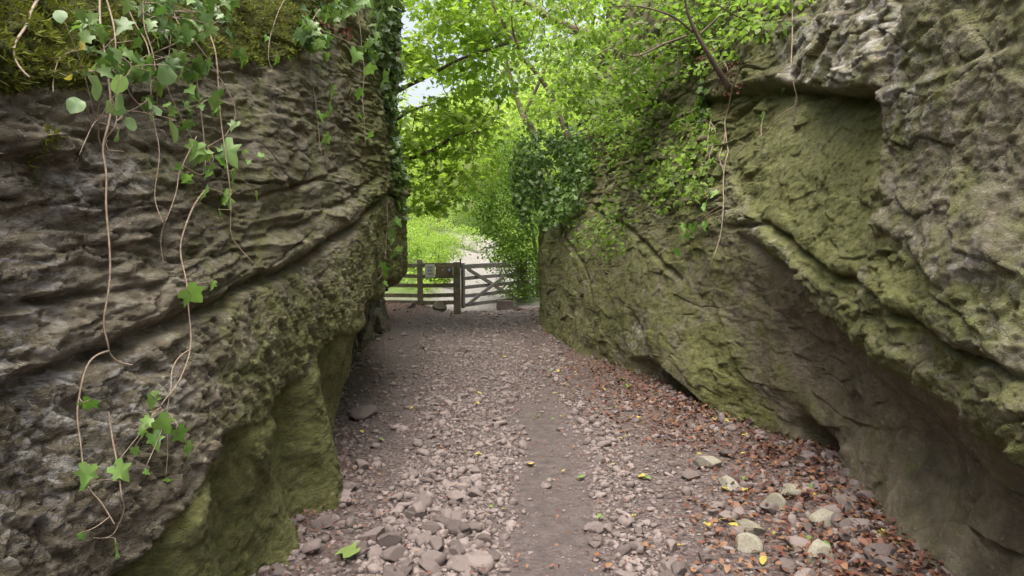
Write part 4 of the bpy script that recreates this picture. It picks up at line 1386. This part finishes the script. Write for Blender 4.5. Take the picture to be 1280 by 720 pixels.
ivy_mass('ivy_mass', 'loose grey-green ivy leaves scattered over the moss around the vine tangle', BVH_L, [(45, 2), (300, 2), (290, 60), (250, 110), (150, 120), (60, 115)], 85, 0.05, M_IVY, (0.03, 0.14), None, seed=17, stems=1)
ivy_mass('ivy_mass', 'few bright ivy leaves scattered on the layered rock below the vine tangle', BVH_L, [(150, 110), (300, 100), (310, 250), (240, 280), (200, 200)], 34, 0.05, M_IVYL, (0.03, 0.10), None, seed=18, stems=1)
ivy_mass('ivy_mass', 'dark ivy mass clothing the upper outer edge of the overhanging left face', BVH_L, [(455, -4), (500, -4), (492, 60), (499, 120), (502, 330), (490, 335), (488, 240), (480, 150), (468, 90)], 700, 0.08, M_IVYD, (0.0, 0.10), None, seed=21, stems=1)
ivy_mass('ivy_mass', 'loose ivy with green and russet leaves on the crest above the layered rock', BVH_L, [(375, -4), (470, -4), (468, 40), (450, 70), (400, 60), (360, 50)], 130, 0.085, M_IVY, (0.02, 0.2), None, seed=22, stems=1)
ivy_mass('ivy_mass', 'thick glossy ivy spilling over the far corner of the right face', BVH_R, [(655, 150), (700, 150), (745, 175), (752, 215), (735, 255), (715, 285), (690, 290), (668, 285), (650, 285), (640, 240), (636, 190)], 2600, 0.085, M_IVY, (0.02, 0.45), 13.0, seed=23, stems=1)
ivy_mass('ivy_mass', 'thin scattered ivy creeping over the middle of the right face', BVH_R, [(725, 170), (880, 130), (920, 200), (880, 250), (820, 270), (790, 330), (720, 330), (700, 300)], 1100, 0.065, M_HAZEL, (0.01, 0.12), None, seed=24, stems=1)
ivy_mass('ivy_mass', 'pale glossy ivy leaves trickling down from the leaning sapling root', BVH_R, [(880, 90), (920, 85), (925, 130), (900, 170), (880, 180), (888, 240), (870, 240), (872, 150)], 70, 0.075, M_IVY, (0.02, 0.10), None, seed=25, stems=1)
vine([[(925, 95), (915, 140), (912, 165), (920, 185), (909, 215), (908, 250), (906, 326)], [(912, 165), (908, 200), (908, 225)]], BVH_R, 0.010, 'long brown vine hanging free in front of the scooped right face',
     [(885, 290, 18), (874, 298, 14), (866, 302, 14), (893, 268, 14), (903, 240, 13), (898, 257, 12), (880, 310, 12), (893, 285, 13), (860, 312, 12), (907, 290, 12), (885, 245, 12), (870, 288, 12), (878, 282, 12)], mat=M_IVYL, off=0.10, seed=26)
vine([[(1001, -2), (996, 60), (998, 110), (997, 130)], [(997, 130), (985, 150), (960, 170)]], BVH_R, 0.008, 'slender pinkish vine hanging alone over the left end of the recess', [(988, 120, 16), (960, 156, 14), (958, 142, 10)], mat=M_IVY, off=0.07, seed=27)
vine([[(890, 150), (888, 175), (886, 205), (885, 230)], [(893, 155), (892, 190), (888, 215)]], BVH_R, 0.009, 'pair of short reddish stems against the wall left of the long brown vine', off=0.04, seed=28)


# ------------------------------------------------------------------ trees and bushes
def plant(name, lab, base, limbs, clumps, size, mat, bark, cat='tree', shape='small', group=None, r0_=0.08, flat=0.45, seed=0, per=60, upn=0.8, twig=0.010, spread=None):
    """limbs: world polylines from the base up (first is the trunk); clumps: (x, y, z, radius)"""
    r = np.random.default_rng(seed)
    base = np.array(base, float)
    root = empty(name, tuple(base)); tag(root, lab, cat, group)
    C = []
    for k, L in enumerate(limbs):
        c = spline(np.array(L, float), max(10, len(L) * 5))
        c = c + 0.04 * np.c_[noise(c * 1.5, seed + k), noise(c * 1.5 + 5, seed + k), 0 * c[:, 0]] * np.linspace(0, 1, len(c))[:, None]
        C.append(c)
        ra = r0_ * (1 if k == 0 else 0.42)
        V, Q = tube_arrays(c - base, np.linspace(ra, ra * 0.3, len(c)), 8 if k == 0 else 6)
        link('trunk' if k == 0 else 'limb', fast_mesh('trunk' if k == 0 else 'limb', V, Q, True), bark, root)
    allc = np.concatenate(C)
    tb, P, T, U, Zs, tint = [], [], [], [], [], []
    nodes = allc[:: max(1, len(allc) // 60)]
    order_ = sorted(clumps, key=lambda q_: float(((nodes - np.array(q_[:3])) ** 2).sum(1).min()))
    for (x, y, z, R) in order_:
        ct = np.array([x, y, z])
        d = np.linalg.norm(nodes - ct, axis=1) + 0.25 * np.maximum(nodes[:, 2] - z, 0)
        s = nodes[np.argmin(d)]
        mid = (s + ct) / 2 + r.normal(0, 0.09 * np.linalg.norm(ct - s) + 1e-3, 3)
        c = spline([s, mid, ct], 8)
        tb.append(tube_arrays(c - base, np.linspace(twig, twig * 0.35, 8), 4))
        nodes = np.r_[nodes, c[[3, 5, 7]]]
        n = max(6, int(per * r.uniform(0.7, 1.3)))
        q = r.normal(0, 0.5, (n, 3)) * (1, 1, flat)
        P.append(ct + q * R)
        T.append(q * (1, 1, 0.3) + r.normal(0, 0.35, (n, 3)) + (0, 0, -0.25))
        U.append(r.normal(0, 0.45, (n, 3)) + (0, 0, upn))
        Zs.append(size * r.uniform(0.55, 1.3, n))
        tint.append(np.clip(r.random() * 0.6 + r.random(n) * 0.4, 0, 1))
    V, Q = merge(tb)
    link('twig_sprays', fast_mesh('twig_sprays', V, Q, True), bark, root)
    leaves('crown', np.concatenate(P) - base, np.concatenate(T), np.concatenate(U), np.concatenate(Zs), shape, mat, root, np.concatenate(tint))
    return root


def in_poly(poly, n, y0, y1, R, seed, gaps=()):
    """clump centres seen inside an outline, spread in depth"""
    r = np.random.default_rng(seed); poly = np.array(poly, float); lo, hi = poly.min(0), poly.max(0); out = []
    while len(out) < n:
        a, b = r.uniform(lo[0], hi[0]), r.uniform(lo[1], hi[1])
        ins = False
        for k in range(len(poly)):
            (x1, y1_), (x2, y2_) = poly[k], poly[(k + 1) % len(poly)]
            if (y1_ > b) != (y2_ > b) and a < (x2 - x1) * (b - y1_) / (y2_ - y1_) + x1:
                ins = not ins
        if not ins or any((a - gx_) ** 2 + (b - gy_) ** 2 < gr * gr for gx_, gy_, gr in gaps):
            continue
        q = at(a, b, r.uniform(y0, y1))
        out.append((*q, R * r.uniform(0.7, 1.3)))
    return out


GAPS = [(528, 108, 12), (548, 72, 10), (562, 118, 8), (520, 20, 9), (600, 20, 9), (508, 40, 8), (575, 60, 7)]
# broadleaf tree reaching in from behind the left rock
b = np.array([-5.2, 15.5, 0.3])
plant('maple_tree', 'broadleaf tree reaching its dark limbs rightward from behind the left face', b,
      [[b, (-5.0, 15.3, 3), (-4.6, 15.0, 6), (-4.3, 14.8, 9)],
       [(-5.0, 15.3, 3.2), at(470, 130, 14), at(505, 110, 13.6), at(545, 90, 13.3), at(585, 70, 13), at(640, 52, 12.6)],
       [(-5.0, 15.3, 2.6), at(480, 205, 14), at(520, 196, 13.6), at(548, 184, 13.4), at(572, 168, 13.2), at(600, 165, 13)],
       [(-4.9, 15.2, 3.6), at(480, 155, 14.2), at(510, 140, 14), at(535, 130, 13.8)],
       [(-4.8, 15.2, 4.2), at(480, 20, 13.5), at(500, 60, 13.3), at(520, 95, 13)]],
      in_poly([(480, -60), (650, -60), (650, 60), (620, 130), (625, 190), (590, 225), (560, 262), (520, 275), (495, 290), (485, 120)], 135, 12.2, 15.5, 0.55, 31, GAPS),
      0.135, M_MAPLE, M_BARK, shape='maple', r0_=0.14, flat=0.28, seed=31, per=52, upn=1.1, twig=0.012)
# leaning sapling on the right corner
b = on_rock(715, 165, BVH_R, 0.0)[0]
b = at(718, 195, 12.6) if b is None else b
plant('leaning_sapling', 'thin leaning sapling rooted in the ivy at the far right corner', b,
      [[b, at(693, 128, b[1]), at(670, 90, b[1] - .1), at(650, 68, b[1] - .2), at(630, 30, b[1] - .3), at(612, -5, b[1] - .4), at(596, -50, b[1] - .5)],
       [at(650, 68, b[1] - .2), at(640, 30, b[1] - .6), at(642, -20, b[1] - .9)]],
      in_poly([(600, -50), (730, -50), (740, 60), (725, 120), (690, 150), (640, 140), (615, 80)], 46, 10.5, 13.5, 0.45, 32, [(650, 150, 18)]), 0.095, M_HAZEL, M_BARKP, shape='ovate', r0_=0.055, flat=0.3, seed=32, per=34, upn=1.0, twig=0.008)
# pale trunk beyond and a thick leaning bough
b = np.array([1.4, 24.0, 1.4])
plant('ash_tree', 'slender pale trunk with light crown seen behind the leaning sapling', b,
      [[b, at(668, 175, 23.5), at(657, 150, 23), at(648, 128, 23), at(628, 60, 22.5), at(610, -30, 22)], [at(655, 145, 23), at(690, 60, 22), at(705, -40, 22)]],
      in_poly([(560, -60), (760, -60), (740, 60), (690, 120), (640, 180), (600, 150), (570, 60)], 60, 20, 26, 1.0, 33, GAPS), 0.15, M_FAR, M_BARKP, r0_=0.16, flat=0.4, seed=33, per=55, upn=0.8, twig=0.02)
b = np.array([3.8, 14.5, 4.2])
plant('bank_tree', 'tree on the right bank with a thick bough leaning over the gap', b,
      [[b, at(760, 60, 14.2), at(700, 30, 14), at(672, 12, 13.9), at(640, -6, 13.8), at(590, -40, 13.6)]],
      in_poly([(640, -90), (800, -90), (790, 10), (720, 60), (660, 40)], 26, 12.0, 14.5, 0.6, 34), 0.10, M_HAZEL, M_BARKP, shape='ovate', r0_=0.13, flat=0.3, seed=34, per=40, upn=1.0)
# dark bush by the gate
b = np.array([0.75, 19.2, 0.2])
plant('hawthorn_tree', 'dark small-leaved thorn tree leaning over the hinge end of the gate', b,
      [[b, (0.7, 19.1, 1.2), (0.5, 18.9, 2.4), (0.2, 18.7, 3.8)], [(0.68, 19.1, 1.0), (0.2, 18.6, 1.7), at(600, 290, 18.2)], [(0.6, 19, 1.8), (0.0, 18.6, 2.6), at(590, 235, 18.3)]],
      in_poly([(600, 268), (585, 235), (610, 190), (640, 165), (668, 190), (672, 300), (668, 385), (652, 372), (640, 375), (628, 340), (612, 318)], 210, 17.6, 19.6, 0.42, 35),
      0.085, M_DARK, M_BARK, r0_=0.08, flat=0.6, seed=35, per=80, upn=0.6, twig=0.009)
plant('hawthorn_tree', 'upper thorn crown rising pale green behind the ivy corner', (1.6, 20.5, .6),
      [[(1.6, 20.5, .6), (1.3, 20.4, 3), (0.6, 20.2, 5)]], in_poly([(560, 175), (640, 150), (660, 190), (650, 245), (600, 250), (570, 225)], 60, 19, 21.5, 0.6, 36), 0.075, M_MAPLE, M_BARK, r0_=0.09, flat=0.5, seed=36, per=60, upn=0.7)

# ---- growth on the right bank
def bank_plant(name, lab, foot, limbs_px, poly, n, seed, dy=(-0.7, 0.1), size=0.07, per=22, R=0.26, r0_=0.03, mat=M_HAZEL, bark=M_BARK, cat='sapling'):
    fb, _ = on_rock(*foot, BVH_R, 0.0)
    fb = at(*foot, 8.0) if fb is None else fb
    rr = np.random.default_rng(seed)
    limbs = []
    for L in limbs_px:
        limbs.append([at(a, b_, fb[1] + dd) for (a, b_, dd) in L])
    limbs[0][0] = fb
    poly = np.array(poly, float); lo, hi = poly.min(0), poly.max(0); cl = []
    while len(cl) < n:
        a, b_ = rr.uniform(lo[0], hi[0]), rr.uniform(lo[1], hi[1])
        ins = False
        for k in range(len(poly)):
            (x1, y1), (x2, y2) = poly[k], poly[(k + 1) % len(poly)]
            if (y1 > b_) != (y2 > b_) and a < (x2 - x1) * (b_ - y1) / (y2 - y1) + x1:
                ins = not ins
        if not ins:
            continue
        q, nn = on_rock(a, b_, BVH_R, 0.0)
        yy = q[1] if q is not None else fb[1] + 1
        q = at(a, b_, min(yy - 0.12, fb[1] + 2.5) + rr.uniform(*dy))
        cl.append((*q, R * rr.uniform(0.7, 1.3)))
    return plant(name, lab, fb, limbs, cl, size, mat, bark, cat, 'ovate', None, r0_, 0.25, seed, per, 1.2, 0.005)


bank_plant('sapling', 'brown forked sapling leaning from the litter ledge at the top of the right face', (910, 108),
           [[(910, 108, 0), (890, 75, -.1), (872, 45, -.15), (862, 20, -.2), (857, -8, -.25)], [(866, 40, -.15), (840, 20, -.3), (800, 8, -.4), (760, 10, -.5)], [(858, 45, -.12), (830, 55, -.3), (795, 70, -.4), (765, 60, -.5)], [(876, 42, -.15), (900, 18, -.2), (915, -5, -.2)]],
           [(690, -40), (900, -40), (885, 30), (850, 75), (810, 115), (770, 165), (720, 160), (690, 110), (685, 20)], 130, 41, (-1.0, 0.0), per=24)
bank_plant('sapling', 'low leafy growth hanging along the crest right of the forked sapling', (945, 40),
           [[(945, 40, 0), (960, 15, -.1), (975, -10, -.2)], [(950, 30, -.05), (920, 20, -.2), (895, 5, -.3)]],
           [(860, -25), (1000, -25), (990, 22), (955, 48), (920, 78), (870, 92), (840, 75)], 80, 42, (-.35, 0.0), size=0.06)
bank_plant('sapling', 'thin branch of bright leaves arching down over the grey banded rock', (820, 130),
           [[(820, 130, 0), (800, 110, -.2), (775, 115, -.4), (760, 140, -.5)]],
           [(715, 120), (800, 90), (860, 90), (840, 130), (800, 165), (770, 215), (735, 215)], 60, 43, (-.4, 0.0), size=0.06)

# dead leaves caught on the ledge above the right face
lp = ivy_mass('ledge_litter', 'pocket of red-brown dead leaves caught on the ledge under the forked sapling', BVH_R, [(820, 70), (880, 55), (935, 80), (930, 115), (860, 118), (815, 108)], 300, 0.036, M_LITTER, (0.0, 0.05), None, 'ovate', 'leaf litter', seed=29, stems=1)
lp = ivy_mass('ledge_litter', 'russet dead leaves among the ivy at the crest of the left face', BVH_L, [(385, 15), (440, 10), (430, 45), (390, 45)], 70, 0.06, M_LITTER, (0.0, 0.06), None, 'ovate', 'leaf litter', seed=30, stems=1)
# ---- trees beyond the gate
far_trees = [(-9.5, 34, 10, 4.2, 'tall bright broadleaf at the left of the view beyond the fence'), (-5.0, 46, 9, 4.0, 'rounded bright broadleaf above the bend of the far path'),
             (-1.2, 58, 11, 4.6, 'far broadleaf in line with the gate, above the path'), (3.2, 44, 9, 4.0, 'bright broadleaf partly behind the thorn tree'),
             (4.8, 31, 9, 3.6, 'broadleaf standing on the right bank beyond the hinge post'), (-14, 52, 12, 5, 'broadleaf far left beyond the fence, mostly behind the left face'),
             (-4.6, 68, 11, 5, 'broadleaf on the far hillside left of the path'), (5.5, 66, 13, 5.5, 'broadleaf on the far hillside right of the path'), (-8, 25, 6.5, 2.6, 'small leafy tree just beyond the slat fence, beside the rock edge')]
for k, (x, y, h, R, lab) in enumerate(far_trees):
    rr = np.random.default_rng(60 + k)
    z0 = gz(x, y)
    b = np.array([x, y, z0])
    n = 95
    d = rr.normal(size=(n, 3)); d /= np.linalg.norm(d, axis=1)[:, None]
    rad = rr.uniform(0.35, 1.0, n) ** 0.6
    cen = np.array([x, y, z0 + h * 0.50])
    q = cen + d * rad[:, None] * (R, R, h * 0.48)
    cl = [(*p_, 0.9 * rr.uniform(0.7, 1.35)) for p_ in q if p_[2] > z0 + 0.4]
    limbs = [[b, b + (rr.normal() * .2, rr.normal() * .2, h * .35), b + (rr.normal() * .5, rr.normal() * .5, h * .8)]]
    for j in range(4):
        a = rr.uniform(0, 6.28)
        limbs.append([b + (0, 0, h * (.25 + .1 * j)), b + (math.cos(a) * R * .35, math.sin(a) * R * .35, h * (.42 + .1 * j)), b + (math.cos(a) * R * .75, math.sin(a) * R * .75, h * (.55 + .1 * j))])
    plant('broadleaf_tree', lab, b, limbs, cl, 0.17 + 0.0016 * y, M_FAR, M_BARKP, r0_=0.16, flat=0.5, seed=60 + k, per=95, upn=0.8, twig=0.03)

shrubs = [(-3.6, 21.5, 0.9, 'low bright shrub pressed against the fence beside the rock'), (-2.7, 24.5, 0.9, 'rounded bright shrub at the left edge of the pale path'), (-4.6, 26, 1.5, 'tall light shrub behind the first shrubs on the left bank'),
          (-3.6, 29.5, 1.2, 'pale shrub where the far path bends'), (-6.3, 31, 1.9, 'large shrub high on the left bank'), (-2.3, 33, 0.9, 'low pale shrub crowding the left side of the far bend'), (-0.1, 27.5, 0.75, 'leafy shrub crowding the right side of the pale path'), (-2.2, 21.0, 0.45, 'low weedy clump right behind the brown board'),
          (1.6, 24, 1.1, 'shrub behind the hinge post'), (0.6, 33, 1.2, 'shrub on the right edge of the far path'), (-5.6, 38, 1.6, 'shrub at the top of the far path')]
for k, (x, y, R, lab) in enumerate(shrubs):
    rr = np.random.default_rng(90 + k)
    z0 = gz(x, y); b = np.array([x, y, z0])
    cl = []
    for j in range(26):
        d = rr.normal(size=3); d /= np.linalg.norm(d)
        cl.append((x + d[0] * R * .8, y + d[1] * R * .8, z0 + R * 0.55 + d[2] * R * .5, 0.42 * R * rr.uniform(.7, 1.3)))
    limbs = [[b, b + (rr.normal() * .1 * R, rr.normal() * .1 * R, R * .5), b + (rr.normal() * .3 * R, rr.normal() * .3 * R, R * 1.1)] for j in range(4)]
    plant('shrub', lab, b, limbs, cl, 0.085, M_SHRUB, M_BARK, 'shrub', r0_=0.02, flat=0.5, seed=90 + k, per=85, upn=0.8, twig=0.006)

# weeds and grass on the far banks
n = 42000
X = RNG.uniform(-13, 8, n); Y = 18.3 * (60 / 18.3) ** RNG.random(n)
k = (np.abs(X - path_x(Y)) > 1.35 + 0.3 * RNG.random(n)) & (fbm(np.c_[X, Y, 0 * X] * .5, 401, 3) > -0.25)
X, Y = X[k], Y[k]; n = len(X)
Z = ground_z(X, Y) + RNG.uniform(0.0, 0.28, n)
ug = leaves('undergrowth', np.c_[X, Y, Z], np.c_[RNG.normal(0, .7, (n, 2)), RNG.uniform(0, 1, n)], np.c_[RNG.normal(0, .6, (n, 2)), np.ones(n)], RNG.uniform(0.07, 0.17, n), 'small', M_SHRUB)
tag(ug, 'rank bright weeds and grass covering the banks beyond the gate', 'undergrowth', kind='stuff')
# distant wood closing the view
n = 60000
X = RNG.uniform(-60, 55, n); Y = RNG.uniform(68, 120, n)
hgt = 6 + 6 * np.clip(fbm(np.c_[X, Y, 0 * X] * 0.12, 403, 3) + .4, 0, 1)
Z = ground_z(X, Y) + RNG.random(n) ** 0.6 * hgt
wd = leaves('woods', np.c_[X, Y, Z], rand_dirs(n), np.c_[RNG.normal(0, .5, (n, 2)), np.ones(n)], RNG.uniform(0.5, 0.95, n), 'small', M_FAR)
tag(wd, 'far wood on the hillside, read as one green mass', 'wood', kind='stuff')

# moss cushions on the left crest
P, T, U, S_ = [], [], [], []
rm = np.random.default_rng(77)
me = rock_left.data
nv = len(me.vertices); V = np.empty(nv * 3, np.float32); me.vertices.foreach_get('co', V); V = V.reshape(-1, 3)
Nn = np.empty(nv * 3, np.float32); me.vertices.foreach_get('normal', Nn); Nn = Nn.reshape(-1, 3)
A = np.empty(nv, np.float32); me.attributes['moss'].data.foreach_get('value', A)
cand = np.where((A + 0.35 * fbm(V * 6, 405, 3) > 0.5) & (V[:, 1] > 1.4) & (V[:, 1] < 7) & (V[:, 2] < 4.2) & (V[:, 2] > 1.0) & (V[:, 0] > -4))[0]
pick = rm.choice(cand, min(52000, len(cand)), replace=False)
pos = V[pick].astype(float) + rm.normal(0, 0.004, (len(pick), 3))
nn = Nn[pick].astype(float); nn *= np.sign(nn[:, :1] + 1e-9)
tips = nn + rm.normal(0, 0.7, (len(pick), 3)) + (0, 0, 0.1)
tint = np.clip(0.5 + 0.9 * fbm(pos * 5, 407, 3) + rm.normal(0, 0.18, len(pick)), 0, 1)
ms = leaves('moss', pos, tips, rm.normal(size=(len(pick), 3)), rm.uniform(0.012, 0.032, len(pick)), 'needle', M_MOSSB, None, tint, 2.2)
tag(ms, 'shaggy olive moss carpeting the crest of the left face', 'moss', kind='stuff')
# ------------------------------------------------------------------ camera, light, sky
cam = bpy.data.cameras.new('camera'); cam.lens = 24; cam.sensor_width = 36; cam.clip_end = 3000; cam.clip_start = 0.05
co = bpy.data.objects.new('camera', cam); COL.objects.link(co)
co.location = EYE; co.rotation_euler = (PI / 2 - PITCH, 0, 0)
scene.camera = co
SUN_EL, SUN_AZ = math.radians(74), math.radians(200)      # azimuth measured from +Y towards +X
w = bpy.data.worlds.new('World'); scene.world = w; w.use_nodes = True
nt = w.node_tree; bg = nt.nodes['Background']
sky = nt.nodes.new('ShaderNodeTexSky'); sky.sky_type = 'NISHITA'; sky.sun_disc = False
sky.sun_elevation = SUN_EL; sky.sun_rotation = SUN_AZ; sky.air_density = 0.8; sky.dust_density = 7.0; sky.ozone_density = 0.3
hs = nt.nodes.new('ShaderNodeHueSaturation'); hs.inputs['Saturation'].default_value = 0.5
nt.links.new(sky.outputs[0], hs.inputs['Color']); nt.links.new(hs.outputs[0], bg.inputs['Color']); bg.inputs['Strength'].default_value = SKY
sl = bpy.data.lights.new('sun', 'SUN'); sl.energy = SUN; sl.angle = math.radians(55); sl.color = (1.0, 0.95, 0.86)
so = bpy.data.objects.new('sun', sl); COL.objects.link(so)
d = Vector((math.sin(SUN_AZ) * math.cos(SUN_EL), math.cos(SUN_AZ) * math.cos(SUN_EL), math.sin(SUN_EL)))
so.rotation_euler = d.to_track_quat('Z', 'Y').to_euler()
scene.view_settings.view_transform = 'Standard'
scene.view_settings.look = 'None'
scene.view_settings.exposure = EXPOSURE
scene.view_settings.gamma = 1
scene.render.engine = 'CYCLES'
scene.cycles.use_denoising = True
scene.cycles.denoising_prefilter = 'ACCURATE'
scene.cycles.max_bounces = 6
scene.cycles.diffuse_bounces = 3
scene.cycles.use_adaptive_sampling = True
scene.cycles.adaptive_threshold = 0.015
scene.cycles.transparent_max_bounces = 8
